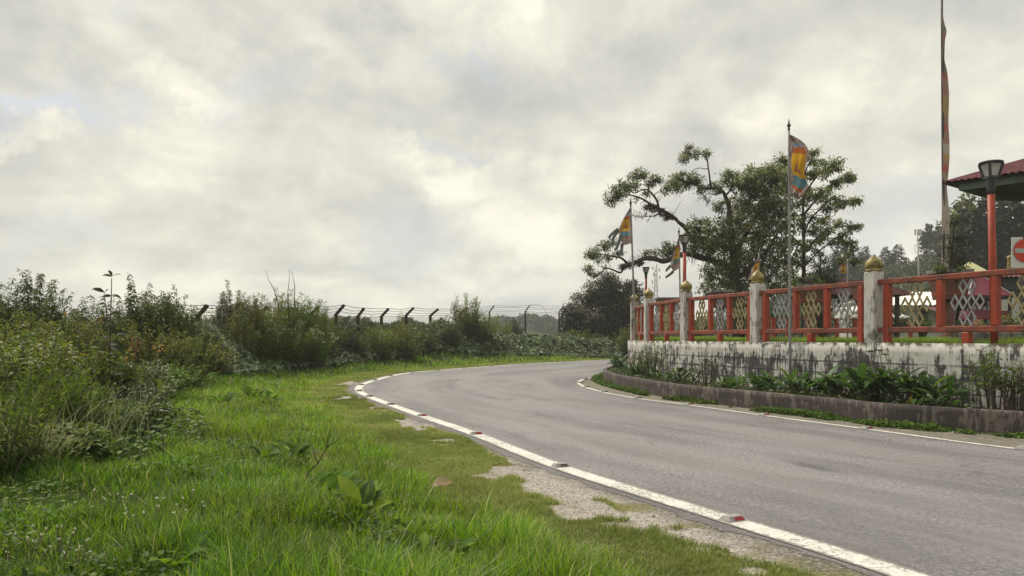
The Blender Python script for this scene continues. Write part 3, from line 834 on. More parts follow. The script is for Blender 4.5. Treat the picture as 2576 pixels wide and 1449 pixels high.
# ================================================================== railing
def part(mb, name, mat, root, parent=None):
    r = root.location
    mb.v = [(x - r.x, y - r.y, z - r.z) for x, y, z in mb.v]
    return mb.build(name, mat, parent or root)

rail = thing('garden_railing', 'red garden railing with white posts, golden finials and diamond lattices on the wall', 'railing', (POSTS[3][0], POSTS[3][1], WALL_Z))
def lattice_mb(Wd=.50, Hg=.69, th=.026, dp=.03):
    mb = MB(); ux = Wd / 4; uz = Hg / 6
    cen = [(-.5, 2), (.5, 2), (-1.5, 0), (-.5, 0), (.5, 0), (1.5, 0), (-.5, -2), (.5, -2)]
    for i, (cx, cz) in enumerate(cen):
        cx *= ux; cz *= uz
        ox = ux / 2 + .0; oz = uz
        outer = [(cx, cz - oz), (cx + ox, cz), (cx, cz + oz), (cx - ox, cz)]
        k = 1 - th / (ux / 2) * .62
        inner = [(cx + (a - cx) * k, cz + (b_ - cz) * k) for a, b_ in outer]
        oo = 1.09
        outer = [(cx + (a - cx) * oo, cz + (b_ - cz) * oo) for a, b_ in outer]
        dd = dp / 2 - .0015 * (i % 4)
        vs = [(x, -dd, z) for x, z in outer] + [(x, -dd, z) for x, z in inner] + [(x, dd, z) for x, z in outer] + [(x, dd, z) for x, z in inner]
        fs = []
        for a in range(4):
            b_ = (a + 1) % 4
            fs += [(a, b_, 4 + b_, 4 + a), (8 + a, 12 + a, 12 + b_, 8 + b_), (a, 8 + a, 8 + b_, b_), (4 + a, 4 + b_, 12 + b_, 12 + a)]
        mb.add(vs, fs)
    return mb
lat_mesh = {}
for key, mt in (('g', M_LGOLD), ('s', M_LGREY)):
    mb = lattice_mb(); me = bpy.data.meshes.new('lattice'); me.from_pydata(mb.v, [], mb.f); me.materials.append(mt); lat_mesh[key] = me
FIN = [(.10, 0), (.135, .005), (.14, .02), (.125, .03), (.115, .04), (.135, .06), (.148, .10), (.145, .135), (.125, .17), (.09, .205), (.05, .235), (.02, .255), (.010, .275), (.0, .29)]
def tang(i):
    a = Vector(POSTS[max(i - 1, 0)]); b_ = Vector(POSTS[min(i + 1, len(POSTS) - 1)]); d = (b_ - a).normalized(); return d
for i, (px, py) in enumerate(POSTS):
    d = tang(i); ang = math.atan2(d.y, d.x)
    hp = 1.18 + random.uniform(-.015, .015)
    mb = MB().box((px, py, WALL_Z + hp / 2 - .01), (.225, .225, hp + .02), rotz=ang, bev=.018)
    # slightly rounded cap
    p_o = part(mb, 'post', M_POST, rail)
    fb = MB().lathe([(r * .93, z * 1.02) for r, z in FIN], 32, (px, py, WALL_Z + hp + .0), rib=.09, ribs=12)
    part(fb, 'finial', M_GOLD, rail, p_o)
pat = {0: 'gsg', 1: 'gsg', 2: 'gsg', 3: 'sgs', 4: 'gsg', 5: 'sgs', 6: 'gsg'}
for i in range(len(POSTS) - 1):
    a = Vector(POSTS[i]); b_ = Vector(POSTS[i + 1]); d = (b_ - a).normalized(); Lb = (b_ - a).length; ang = math.atan2(d.y, d.x)
    at = lambda t: a + (b_ - a) * t
    nrm = Vector((-d.y, d.x))        # road side
    p0 = a + d * .10; p1 = b_ - d * .10
    mb = MB().beam((p0.x, p0.y, WALL_Z + .985), (p1.x, p1.y, WALL_Z + .985), .10, .088, bev=.012); part(mb, 'top_rail', M_RAIL, rail)
    mb = MB().beam((p0.x, p0.y, WALL_Z + .203), (p1.x, p1.y, WALL_Z + .203), .092, .092, bev=.012); part(mb, 'bottom_rail', M_RAIL, rail)
    for t in (.085, .915):
        q = at(t); mb = MB().box((q.x, q.y, WALL_Z + .47), (.106, .106, .94), rotz=ang, bev=.008); part(mb, 'baluster', M_RED, rail)
    for t in (.352, .62):
        q = at(t); mb = MB().box((q.x, q.y, WALL_Z + .595), (.096, .096, .692), rotz=ang, bev=.008); part(mb, 'baluster', M_RED, rail)
    q = at(.486); mb = MB().box((q.x, q.y, WALL_Z + .077), (.11, .11, .16), rotz=ang, bev=.008); part(mb, 'foot', M_RED, rail)
    for k, t in enumerate((.218, .486, .753)):
        q = at(t); key = pat[i][2 - k] if False else pat[i][k]
        lo = link_mesh('lattice', lat_mesh[key], rail); lo.location = (q.x - rail.location.x, q.y - rail.location.y, WALL_Z + .595 - rail.location.z); lo.rotation_euler = (0, 0, ang)

# ================================================================== road studs
ordw = ['first', 'second', 'third', 'fourth', 'fifth', 'sixth', 'seventh', 'eighth', 'ninth', 'tenth', 'eleventh', 'twelfth', 'thirteenth', 'fourteenth', 'fifteenth', 'sixteenth', 'seventeenth']
def stud_proto(refl):
    t = thing('road_stud', 'x', 'road stud')
    w2, d2, hh_ = .075, .05, .030
    mb = MB(); vs = [(-w2, -d2, 0), (w2, -d2, 0), (w2, d2, 0), (-w2, d2, 0), (-w2 * .68, -d2 * .62, hh_), (w2 * .68, -d2 * .62, hh_), (w2 * .68, d2 * .62, hh_), (-w2 * .68, d2 * .62, hh_)]
    mb.add(vs, [(3, 2, 1, 0), (4, 5, 6, 7), (0, 1, 5, 4), (1, 2, 6, 5), (2, 3, 7, 6), (3, 0, 4, 7)])
    mb.build('body', M_STUD, t)
    for sgn in (-1, 1):
        mb = MB(); e = .002
        def pt(u, vv, off): # on the sloping face
            y = -d2 + (d2 - d2 * .62) * vv; z = hh_ * vv; return (u, sgn * (y - off) if False else (y - off) * (1 if sgn < 0 else -1), z + off)
        q = [pt(-.018, .15, e), pt(.062, .15, e), pt(.052, .80, e), pt(-.016, .80, e)]
        r_ = [pt(-.018, .15, -.001), pt(.062, .15, -.001), pt(.052, .80, -.001), pt(-.016, .80, -.001)]
        mb.add(q + r_, [(0, 1, 2, 3), (7, 6, 5, 4), (0, 4, 5, 1), (1, 5, 6, 2), (2, 6, 7, 3), (3, 7, 4, 0)])
        mb.build('reflector', refl, t)
    return t
M_DULL = paint('dull_reflector', (.10, .085, .08), (.05, .045, .045), .4, .5, 40)
sp_ = stud_proto(M_REFL); sp_d = stud_proto(M_DULL); d_used = False
for nm, lst, P_ in (('outer', out_pts, OUTER_R), ('inner', in_pts, INNER_R)):
    for k, (x, y) in enumerate(lst):
        dull = (nm == 'outer' and k not in (0, 2, 3)) or (nm == 'inner' and k > 3)
        if dull: o = copy_tree(sp_d) if d_used else sp_d; d_used = True
        else: o = sp_ if (nm == 'outer' and k == 0) else copy_tree(sp_)
        i = int(np.argmin(np.hypot(P_[:, 0] - x, P_[:, 1] - y))); a = P_[min(i + 1, len(P_) - 1)] - P_[max(i - 1, 0)]
        o.location = (x, y, .006); o.rotation_euler = (0, 0, math.atan2(a[1], a[0]) - math.pi / 2)
        extra = {('outer', 0): 'white road stud with bright red reflector, closest to the camera on the grass-side line'}.get((nm, k))
        side = 'grass-side line, counting away from the camera' if nm == 'outer' else 'planter-side line, counting away from the camera'
        o['label'] = extra or f'{ordw[k]} raised road stud on the {side}'
        o['group'] = 'raised studs on the white edge lines'

# ================================================================== flags
def flag_mat(name, top, band1, field, motif, band2, border, vflip=False, seed=0.0):
    m, g, b = newmat(name)
    uv = g.uv(); sp = g.node('ShaderNodeSeparateXYZ'); g.put(sp.inputs[0], uv); U, V = sp.outputs[0], sp.outputs[1]
    vv = g.math('ADD', V, g.math('MULTIPLY', g.math('SUBTRACT', g.noise(uv, 3 + seed, 2), .5), .05))
    c = g.ramp(vv, [(0, border), (.12, (.42, .13, .05)), (.20, band2), (.35, field), (.68, band1), (.77, top), (.90, border)], 'CONSTANT')
    nb = g.noise(uv, 26, 3, .7); vor = g.node('ShaderNodeTexVoronoi'); vor.feature = 'DISTANCE_TO_EDGE'; vor.inputs['Scale'].default_value = 11; g.put(vor.inputs['Vector'], uv)
    orn = g.mix(g.maprange(nb, .42, .58), (.20, .09, .08), (.48, .43, .42))
    edge = g.math('MINIMUM', g.math('MINIMUM', U, g.math('SUBTRACT', 1, U)), g.math('MINIMUM', V, g.math('SUBTRACT', 1, V)))
    c = g.mix(g.maprange(edge, .15, .17, 1, 0), c, orn)
    c = g.mix(g.maprange(g.math('ABSOLUTE', g.math('SUBTRACT', edge, .15)), .004, .015, .6, 0), c, (.5, .48, .45))
    # stupa-like peaked shape in the middle of the field
    ax = g.math('ABSOLUTE', g.math('SUBTRACT', U, .5)); hgt = g.math('SUBTRACT', .63, V)
    tri = g.math('MULTIPLY', g.math('LESS_THAN', ax, g.math('MULTIPLY', g.math('POWER', g.math('MAXIMUM', hgt, 0), 1.3), 1.7)), g.math('GREATER_THAN', V, .42))
    c = g.mix(g.math('MULTIPLY', tri, .85), c, g.mix(g.maprange(nb, .4, .6), motif, (.12, .10, .10)))
    c = g.mix(g.maprange(g.noise(uv, 60, 3, .7), .45, .65, 0, .3), c, (.2, .12, .08))
    setp(g, b, c, .85, spec=.15)
    tr = g.node('ShaderNodeBsdfTranslucent'); g.put(tr.inputs[0], c); mx = g.node('ShaderNodeMixShader'); mx.inputs[0].default_value = .4
    o = m.node_tree.nodes['Material Output']; link(m.node_tree, b.outputs[0], mx.inputs[1]); link(m.node_tree, tr.outputs[0], mx.inputs[2]); link(m.node_tree, mx.outputs[0], o.inputs[0])
    return m
M_FLAG = flag_mat('printed_prayer_flag', (.30, .34, .46), (.45, .13, .04), (.62, .36, .03), (.42, .09, .04), (.10, .22, .27), (.3, .2, .2))
def strip_mat():
    m, g, b = newmat('banner_strips')
    uv = g.uv(); sp = g.node('ShaderNodeSeparateXYZ'); g.put(sp.inputs[0], uv); V = sp.outputs[1]
    c = g.ramp(V, [(0, (.42, .34, .33)), (.14, (.45, .37, .35)), (.25, (.36, .31, .27)), (.315, (.40, .30, .23)), (.35, (.36, .22, .16)), (.365, (.48, .07, .05)), (.39, (.36, .2, .15)), (.41, (.44, .27, .10)), (.43, (.42, .38, .34)), (.47, (.33, .15, .12)), (.52, (.42, .09, .07)),
                   (.55, (.33, .19, .13)), (.58, (.38, .26, .10)), (.66, (.32, .16, .12)), (.72, (.36, .08, .07)), (.745, (.22, .18, .16)), (.86, (.28, .13, .11)), (.9, (.2, .16, .14))], 'CONSTANT')
    n = g.noise(g.scalevec(uv, (3, 60, 1)), 4, 4, .6)
    c = g.mix(g.maprange(n, .4, .65, 0, .55), c, (.34, .27, .22)); c = g.mix(g.maprange(g.noise(g.scalevec(uv, (2, 40, 1)), 2, 2), .55, .6, 0, .35), c, (.4, .34, .3))
    setp(g, b, c, .85, spec=.15, normal=g.bump(g.noise(g.scalevec(uv, (4, 10, 1)), 3, 4), .5, .03)); return m
M_STRIP = strip_mat()

def resamp(pl, n):
    P = np.array(pl, float); d = np.r_[0, np.cumsum(np.linalg.norm(np.diff(P, axis=0), axis=1))]; q = np.linspace(0, d[-1], n)
    return np.c_[np.interp(q, d, P[:, 0]), np.interp(q, d, P[:, 1])]
def cloth(name, leftpl, rightpl, z, root, mat, nu=14, nv=30, amp=.05, folds=2.5, seed=0, flip=False):
    """cloth hanging between two outlines (photo units) at depth z, with folds in depth"""
    Lp = resamp(leftpl, nv); Rp = resamp(rightpl, nv); V = []; U = []
    for j in range(nv):
        for i in range(nu):
            t = i / (nu - 1); u, v = Lp[j] * (1 - t) + Rp[j] * t
            dz = amp * math.sin(folds * 2 * math.pi * t + j * .22 + seed) * (t if not flip else 1 - t) + amp * .6 * math.sin(j * .45 + seed * 2)
            p = S(u, v, z) - root.location; p.y += dz; V.append(p); U.append((t, 1 - j / (nv - 1)))
    ff, sz = grid_faces(nv, nu)
    me = np_mesh(name, np.array(V), ff, sz, None, np.array(U), smooth=True)
    return link_mesh(name, me, root, mat)
def prayer_flag(label, top, bottom_xy_z, rad, cloths, mat=None, pole_mat=None, streamers=(), fin=True, name='prayer_flag', bend=0.0):
    (tu, tv), (bu, z, zb) = top, bottom_xy_z
    tp = S(tu, tv, z); bt = Vector(((bu - 1288) / F * z, z, zb))
    r = thing(name, label, 'prayer flag', bt, group='prayer flags on poles')
    pts = [Vector((0, 0, 0)).lerp(tp - bt, t) + Vector((bend * math.sin(t * math.pi), 0, 0)) for t in np.linspace(0, 1, 7)]
    MB().tube(pts, [rad * (1.15 - .35 * t) for t in np.linspace(0, 1, 7)], 8).build('pole', pole_mat or M_GREYM, r)
    if fin:
        q = pts[-1]; k = rad / .03
        MB().lathe([(.02 * k, -.10 * k), (.03 * k, -.06 * k), (.022 * k, -.03 * k), (.034 * k, 0), (.045 * k, .02 * k), (.03 * k, .04 * k), (.02 * k, .07 * k), (.006 * k, .16 * k)], 8, (q.x, q.y, q.z)).build('finial', M_BLACK, r)
    for Lp, Rp, mt, kw in cloths: cloth('flag', Lp, Rp, z - rad * 1.1, r, mt or M_FLAG, **kw)
    for pts2 in streamers:
        mb = MB(); P = [S(u, v, z) - bt for u, v in pts2]
        wv = [.05 * (1 - .4 * i / len(P)) for i in range(len(P))]
        vs = []; 
        for i, q in enumerate(P):
            t = (P[min(i + 1, len(P) - 1)] - P[max(i - 1, 0)]).normalized(); s_ = Vector((t.z, 0, -t.x)) * wv[i]
            vs += [q + s_ + Vector((0, .03 * math.sin(i * 2), 0)), q - s_]
        mb.add(vs, [(2 * i, 2 * i + 1, 2 * i + 3, 2 * i + 2) for i in range(len(P) - 1)], True)
        mb.build('streamer', M_GREENW, r)
    return r
prayer_flag('tallest yellow, orange and teal prayer flag on a grey pole before the railing', (1984.5, 318), (1988, 13.75, .18), .026,
            [([(1984, 336), (1985, 372), (1985, 405), (1987, 440), (1988, 468), (1990, 491)],
              [(1990, 340), (2017, 362), (2036, 386), (2031, 417), (2027, 440), (2036, 468), (2026, 486), (2011, 501), (2006, 480)], M_FLAG, dict(amp=.07, seed=1))])
prayer_flag('prayer flag with trailing ragged ends on a leaning pole at the far railing post', (1586.5, 512), (1601, 22.3, .18), .032,
            [([(1584, 524), (1573, 541), (1562, 562), (1554, 580), (1560, 594), (1564, 606), (1567, 618)],
              [(1586, 522), (1587, 545), (1588, 580), (1589.5, 612)], M_FLAG, dict(amp=.08, seed=2, flip=True))],
            streamers=[[(1556, 576), (1546, 583), (1536, 592), (1531, 599)], [(1556, 580), (1547, 592), (1541, 604), (1541, 616)], [(1562, 592), (1558, 608), (1552, 622), (1546, 630)], [(1565, 612), (1564, 630), (1557, 642), (1549, 650)]])
prayer_flag('small faded prayer flag with two loose tails beside the middle lamp post', (1708, 584), (1713, 25.5, TZ), .03,
            [([(1706, 600), (1699, 622), (1694, 642), (1690, 655), (1687, 668), (1694, 684)], [(1709, 598), (1711, 630), (1711, 655), (1711, 674)], M_FLAG, dict(amp=.08, seed=3, flip=True))],
            streamers=[[(1688, 668), (1681, 675), (1677, 679), (1676, 683)], [(1694, 683), (1686, 690), (1679, 695), (1674, 699)]])
prayer_flag('small drooping prayer flag rising just behind a golden finial', (1909, 636), (1911, 22.0, TZ), .022,
            [([(1909, 646), (1901, 660), (1893, 674), (1888, 690), (1880, 704)], [(1911, 643), (1912, 660), (1912, 680), (1906, 704)], M_FLAG, dict(amp=.06, seed=4, flip=True))], fin=False)
prayer_flag('tiny yellow prayer flag before the hazy hill, behind the railing', (2132, 652), (2132, 26.0, TZ), .028,
            [([(2129, 656), (2115, 668), (2110, 680), (2113, 694), (2120, 707)], [(2131, 655), (2131, 675), (2131, 708)], M_FLAG, dict(amp=.06, seed=5, flip=True))], fin=False, pole_mat=M_PALEM)
prayer_flag('very tall pole wrapped in one long narrow vertical banner', (2369, -40), (2375, 25.0, TZ), .045,
            [([(2368, 18), (2369, 60), (2370, 120), (2370, 200), (2371, 300), (2371, 400), (2371, 460), (2369, 500), (2368, 540), (2371, 600), (2369, 640), (2366, 668)],
              [(2372, 20), (2375, 50), (2383, 78), (2377, 100), (2376, 150), (2382, 180), (2384, 230), (2387, 290), (2391, 345), (2389, 400), (2386, 440), (2382, 470), (2384, 520), (2388, 560), (2387, 600), (2386, 630), (2388, 672)], M_STRIP, dict(amp=.05, folds=1, nv=60, nu=7, seed=1))],
            name='banner_pole', pole_mat=M_BLACK, bend=-.0)

# ================================================================== lamps
def lamp(label, u, z, vtop, k=1.0, pole_mat=None, uoff=0.0):
    H_ = E + (850 - vtop) / F * z - TZ
    x = (u - 1288) / F * z
    r = thing('street_lamp', label, 'street lamp', (x, z, TZ), group='lantern lamp posts in the garden')
    hh_ = .235; nk = .23; zt = H_
    MB().tube([(uoff, 0, 0), (uoff * .5, 0, (zt - hh_ - nk) * .5), (0, 0, zt - hh_ - nk + .02)], .048 * 1, 12).build('pole', pole_mat or M_RED, r)
    MB().lathe([(.052, zt - hh_ - nk), (.054, zt - hh_ - nk + .09), (.054, zt - hh_ - nk + .11), (.074, zt - hh_ + .0), (.076, zt - hh_ + .02)], 8, rot=math.pi / 8).build('neck', M_BLACK, r)
    hd = MB(); n = 4; zb = zt - hh_ + .01; r0, r1 = .088, .145; rt = math.radians(45 + 6)
    for i in range(n):
        a = rt + i * 2 * math.pi / n
        hd.beam((r0 * math.cos(a), r0 * math.sin(a), zb), (r1 * math.cos(a), r1 * math.sin(a), zt - .03), .028, .028)
    for i in range(n):
        a = rt + i * 2 * math.pi / n; a2 = rt + (i + 1) * 2 * math.pi / n
        hd.beam((r0 * math.cos(a), r0 * math.sin(a), zb), (r0 * math.cos(a2), r0 * math.sin(a2), zb), .03, .03)
    hd.build('lantern_frame', M_BLACK, r)
    MB().lathe([(r0 * .95, zb + .01), (r1 * .95, zt - .035)], 4, rot=rt, smooth=False).build('lantern_glass', M_GLASS, r)
    MB().lathe([(.13, zt - .035), (.153, zt - .03), (.156, zt - .008), (.14, zt), (.02, zt + .004)], 20).build('lid', M_BLACK, r)
    return r
lamp('large lantern on a red post in front of the gazebo roof', 2493, 10.55, 407, uoff=.05)
lamp('mid-sized lantern on a red post beside the dense tree', 1722, 19.7, 591)
lamp('smaller lantern on a short red post beside the round bush', 1625, 30.6, 672)
lamp('tiny pale lantern on a dark post under the dense tree', 1830, 36, 708, pole_mat=M_BLACK)

# ================================================================== roofs, shelters, shops on the terrace
def corr(mb, p00, p10, p11, p01, wave=.08, amp=.014, nv=6):
    """corrugated sheet; waves run across the p00->p10 edge"""
    p00, p10, p11, p01 = map(Vector, (p00, p10, p11, p01)); L = (p10 - p00).length
    n = max(8, min(400, int(L / wave * 4))); nr = (p10 - p00).cross(p01 - p00).normalized()
    vs = []; fs = []
    for j in range(nv + 1):
        for i in range(n + 1):
            t = i / n; s_ = j / nv
            a = p00.lerp(p10, t); b_ = p01.lerp(p11, t); vs.append(a.lerp(b_, s_) + nr * amp * math.sin(t * L / wave * 2 * math.pi))
    for j in range(nv):
        for i in range(n): k = j * (n + 1) + i; fs.append((k, k + 1, k + n + 2, k + n + 1))
    return mb.add(vs, fs, True)

# big gazebo at the frame edge
EZ = E + 3.36
gz_c = Vector((12.7, 15.2)); gv = [Vector(p) for p in ((9.3, 16.0), (11.0, 17.3), (14.0, 17.6), (15.9, 15.4), (14.2, 12.4), (11.2, 13.9))]
gz = thing('gazebo', 'big gazebo with a maroon corrugated roof at the edge of the garden', 'gazebo', (gz_c.x, gz_c.y, TZ))
ap = Vector((gz_c.x, gz_c.y, EZ + .92))
roof = MB()
for i in range(6):
    a, b_ = gv[i], gv[(i + 1) % 6]; A3, B3 = Vector((a.x, a.y, EZ)), Vector((b_.x, b_.y, EZ))
    corr(roof, A3, B3, ap.lerp(B3, .02), ap.lerp(A3, .02), .13, .022, 6)
part(roof, 'roof', M_MAROON, gz)
cl_ = MB()
inner = [gz_c.lerp(v, .90) for v in gv]
for i in range(6):
    a, b_ = inner[i], inner[(i + 1) % 6]
    cl_.beam((a.x, a.y, EZ - .10), (b_.x, b_.y, EZ - .10), .04, .17)
part(cl_, 'fascia', M_GREENW, gz)
ce = MB(); ce.add([(v.x, v.y, EZ - .035) for v in [gz_c.lerp(q, .985) for q in gv]] + [(v.x, v.y, EZ - .045) for v in [gz_c.lerp(q, .985) for q in gv]], [tuple(range(6)), tuple(range(11, 5, -1))] + [(i, (i + 1) % 6, 6 + (i + 1) % 6, 6 + i) for i in range(6)])
part(ce, 'ceiling', M_UNDER, gz)
for i in (2, 3, 4):
    v = gz_c.lerp(gv[i], .82); part(MB().box((v.x, v.y, (TZ + EZ - .05) / 2), (.16, .16, EZ - TZ - .06), bev=.01), 'post', M_RED, gz)

def hip(mb, cx, cy, hx, hy, z0, z1, ridge=.0, rot=0.0, wave=.15, amp=.02, sheet=True):
    R = Matrix.Rotation(rot, 3, 'Z')
    P = [R @ Vector((sx * hx, sy * hy, 0)) for sx, sy in ((-1, -1), (1, -1), (1, 1), (-1, 1))]
    rg = [R @ Vector((-ridge, 0, 0)), R @ Vector((ridge, 0, 0))]
    Q = [Vector((cx, cy, z0)) + p for p in P]; T = [Vector((cx, cy, z1)) + rg[0], Vector((cx, cy, z1)) + rg[1]]
    corr(mb, Q[0], Q[1], T[1], T[0], wave, amp); corr(mb, Q[1], Q[2], T[1].lerp(Q[2], .01), T[1].lerp(Q[1], .01), wave, amp)
    corr(mb, Q[2], Q[3], T[0], T[1], wave, amp); corr(mb, Q[3], Q[0], T[0].lerp(Q[0], .01), T[0].lerp(Q[3], .01), wave, amp)
    return mb
# open shelter seen between the posts
def XZ(u, v, z): q = S(u, v, z); return q.x, q.z
z0 = 26.0
x0, ze = XZ(2058, 741, z0); x1, _ = XZ(2304, 741, z0); zt = S(0, 704, z0).z
sh = thing('garden_shelter', 'open shelter with a small maroon corrugated hip roof seen through the railing', 'shelter', ((x0 + x1) / 2, z0 + 1.2, TZ))
part(hip(MB(), (x0 + x1) / 2, z0 + 1.4, (x1 - x0) / 2, 1.4, ze, zt + .1, .9), 'roof', M_MAROON, sh)
for sx in (-1, 1):
    for sy in (-1, 1):
        xx = (x0 + x1) / 2 + sx * ((x1 - x0) / 2 - .45); yy = z0 + 1.4 + sy * 1.0
        part(MB().box((xx, yy, (TZ + ze) / 2), (.12, .12, ze - TZ + .1), bev=.01), 'post', M_UNDER, sh)
        part(MB().beam((xx, yy, ze - .75), (xx - sx * .6, yy, ze - .04), .06, .07), 'brace', M_UNDER, sh)
# white house with lean-to roofs
z0 = 44
hx0, hz0 = XZ(2215, 812, z0); hx1, hz1 = XZ(2560, 735, z0)
hs = thing('white_house', 'long low white house with a bright metal roof beyond the garden', 'house', ((hx0 + hx1) / 2, z0 + 3, TZ))
part(MB().box(((hx0 + hx1) / 2, z0 + 4, (TZ + S(0, 762, z0).z) / 2), (hx1 - hx0 - .6, 6, S(0, 762, z0).z - TZ)), 'wall', M_WHITEB, hs)
zr0, zr1 = S(0, 767, z0).z, S(0, 736, z0 + 3).z + .1
rf = MB(); corr(rf, (hx0 - .3, z0 + .2, zr0), (hx1 + .4, z0 + .2, zr0), (hx1 + .2, z0 + 4, zr1), (hx0 + 2.2, z0 + 4, zr1), .3, .03); corr(rf, (hx1 + .4, z0 + 7.6, zr0), (hx0 - .3, z0 + 7.6, zr0), (hx0 + 2.2, z0 + 4, zr1), (hx1 + .2, z0 + 4, zr1), .3, .03)
part(rf, 'roof', M_WHITER, hs)
av = MB(); corr(av, (S(2315, 0, z0).x, z0 - 1.6, S(0, 782, z0 - 1.6).z), (S(2440, 0, z0).x, z0 - 1.6, S(0, 782, z0 - 1.6).z), (S(2440, 0, z0).x, z0 + 1, zr0 + .02), (S(2325, 0, z0).x, z0 + 1, zr0 + .02), .22, .03)
part(av, 'awning', M_MAROON, hs)
for uu in (2262, 2345, 2392):
    q = S(uu, 792, z0); wf = part(MB().box((q.x, z0 + .98, q.z), (.7, .08, .85), bev=.01), 'window', M_PALEM, hs)
    part(MB().box((q.x, z0 + .93, q.z), (.56, .03, .70)), 'pane', M_DARKIN, hs, wf)
# white canvas sheets / shed low in front
z0 = 38
q0 = S(2170, 799, z0); q1 = S(2283, 776, z0)
shd = thing('white_shed', 'low white shed roof below the long white house', 'shed', ((q0.x + q1.x) / 2, z0 + 1, TZ))
sr = MB(); sr.add([(q0.x, z0 - .3, q0.z), (q1.x, z0 - .3, q0.z), (q1.x, z0 + 2.2, q1.z + .15), (q0.x, z0 + 2.2, q1.z + .15), (q0.x, z0 - .3, q0.z - .05), (q1.x, z0 - .3, q0.z - .05), (q1.x, z0 + 2.2, q1.z + .1), (q0.x, z0 + 2.2, q1.z + .1)],
                  [(0, 1, 2, 3), (7, 6, 5, 4), (0, 4, 5, 1), (1, 5, 6, 2), (2, 6, 7, 3), (3, 7, 4, 0)])
part(sr, 'roof', M_WHITER, shd)
part(MB().box(((q0.x + q1.x) / 2, z0 + 1, (TZ + q0.z) / 2), (q1.x - q0.x - .3, 2.0, q0.z - TZ - .06)), 'wall', M_WHITEB, shd)

# market booth with magenta hipped canopy
z0 = 21
bx0, bz0 = XZ(2437, 743, z0); bx1, _ = XZ(2549, 743, z0); bt_ = S(0, 694, z0).z
bo = thing('market_booth', 'small market booth with a faded magenta pyramid canopy and dark red counter', 'market stall', ((bx0 + bx1) / 2, z0 + .6, TZ))
cx = (bx0 + bx1) / 2; hw = (bx1 - bx0) / 2
part(hip(MB(), cx, z0 + hw, hw, hw, bz0, bt_ + .06, .12, 0, .4, .004), 'canopy', M_MAROON2, bo)
val_ = MB()
for i in range(4):
    a = [(-1, -1), (1, -1), (1, 1), (-1, 1)][i]; b_ = [(-1, -1), (1, -1), (1, 1), (-1, 1)][(i + 1) % 4]
    val_.beam((cx + a[0] * (hw - .02), z0 + hw + a[1] * (hw - .02), bz0 - .05), (cx + b_[0] * (hw - .02), z0 + hw + b_[1] * (hw - .02), bz0 - .05), .02, .09)
part(val_, 'valance', M_UNDER, bo)
for a in ((-1, -1), (1, -1), (1, 1), (-1, 1)):
    part(MB().beam((cx + a[0] * hw, z0 + hw + a[1] * hw, bz0 + .02), (cx + a[0] * .12, z0 + hw, bt_ + .08), .035, .03), 'ridge', M_PALEM, bo)
    part(MB().box((cx + a[0] * (hw - .06), z0 + hw + a[1] * (hw - .06), (TZ + bz0) / 2), (.06, .06, bz0 - TZ)), 'post', M_UNDER, bo)
ct = S(0, 781, z0).z
part(MB().box((cx, z0 + .3, (ct + S(0, 803, z0).z) / 2), (hw * 2 - .05, .5, ct - S(0, 803, z0).z), bev=.01), 'counter', M_MAROON2, bo)
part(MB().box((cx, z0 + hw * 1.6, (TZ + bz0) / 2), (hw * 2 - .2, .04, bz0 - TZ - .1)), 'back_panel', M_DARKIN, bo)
for k in range(7):
    xx = cx - hw + .2 + k * (2 * hw - .4) / 6; hh_ = .10 + .12 * ((k * 37) % 5) / 5
    it = MB().lathe([(.05, 0), (.06, hh_ * .4), (.035, hh_ * .75), (.04, hh_)], 10, (xx, z0 + .3, ct + .002)).world('bottle_jar', [M_GLASS, M_PALEM, M_CLAY][k % 3])
    tag(it, ['first', 'second', 'third', 'fourth', 'fifth', 'sixth', 'seventh'][k] + ' jar from the lamp-free end of the booth counter', 'jar', 'jars on the booth counter')

# long shop with maroon roof at the frame edge
z0 = 30
sx0, _ = XZ(2508, 700, z0)
shp = thing('shop_building', 'long shop with front painted dark like an unlit interior under a maroon corrugated eave', 'shop', (sx0 + 5, z0 + .9, TZ))
e0 = S(0, 698, z0).z; e1 = S(0, 686, z0 + .9).z + .04
rf = MB(); corr(rf, (sx0 - .2, z0 - .5, e0), (sx0 + 11, z0 - .5, e0), (sx0 + 11, z0 + .9, e1), (sx0 - .2, z0 + .9, e1), .2, .03); corr(rf, (sx0 + 11, z0 + 2.2, e0), (sx0 - .2, z0 + 2.2, e0), (sx0 - .2, z0 + .9, e1), (sx0 + 11, z0 + .9, e1), .2, .03)
part(rf, 'roof', M_MAROON, shp)
part(MB().box((sx0 + 5.4, z0 + .9, (TZ + e0) / 2), (10.8, 1.8, e0 - TZ - .02)), 'wall', M_DARKIN, shp)  # closed box, the interior's darkness is painted on its faces
part(MB().box((sx0 + 5.4, z0 - .06, e0 - .28), (10.4, .06, .42)), 'signboard', M_BLACK, shp)
for uu in (2530, 2552, 2574): part(MB().box((S(uu, 0, z0).x, z0 - .04, TZ + 1.0), (.42, .05, 1.5), bev=.01), 'window', M_PALEM, shp)
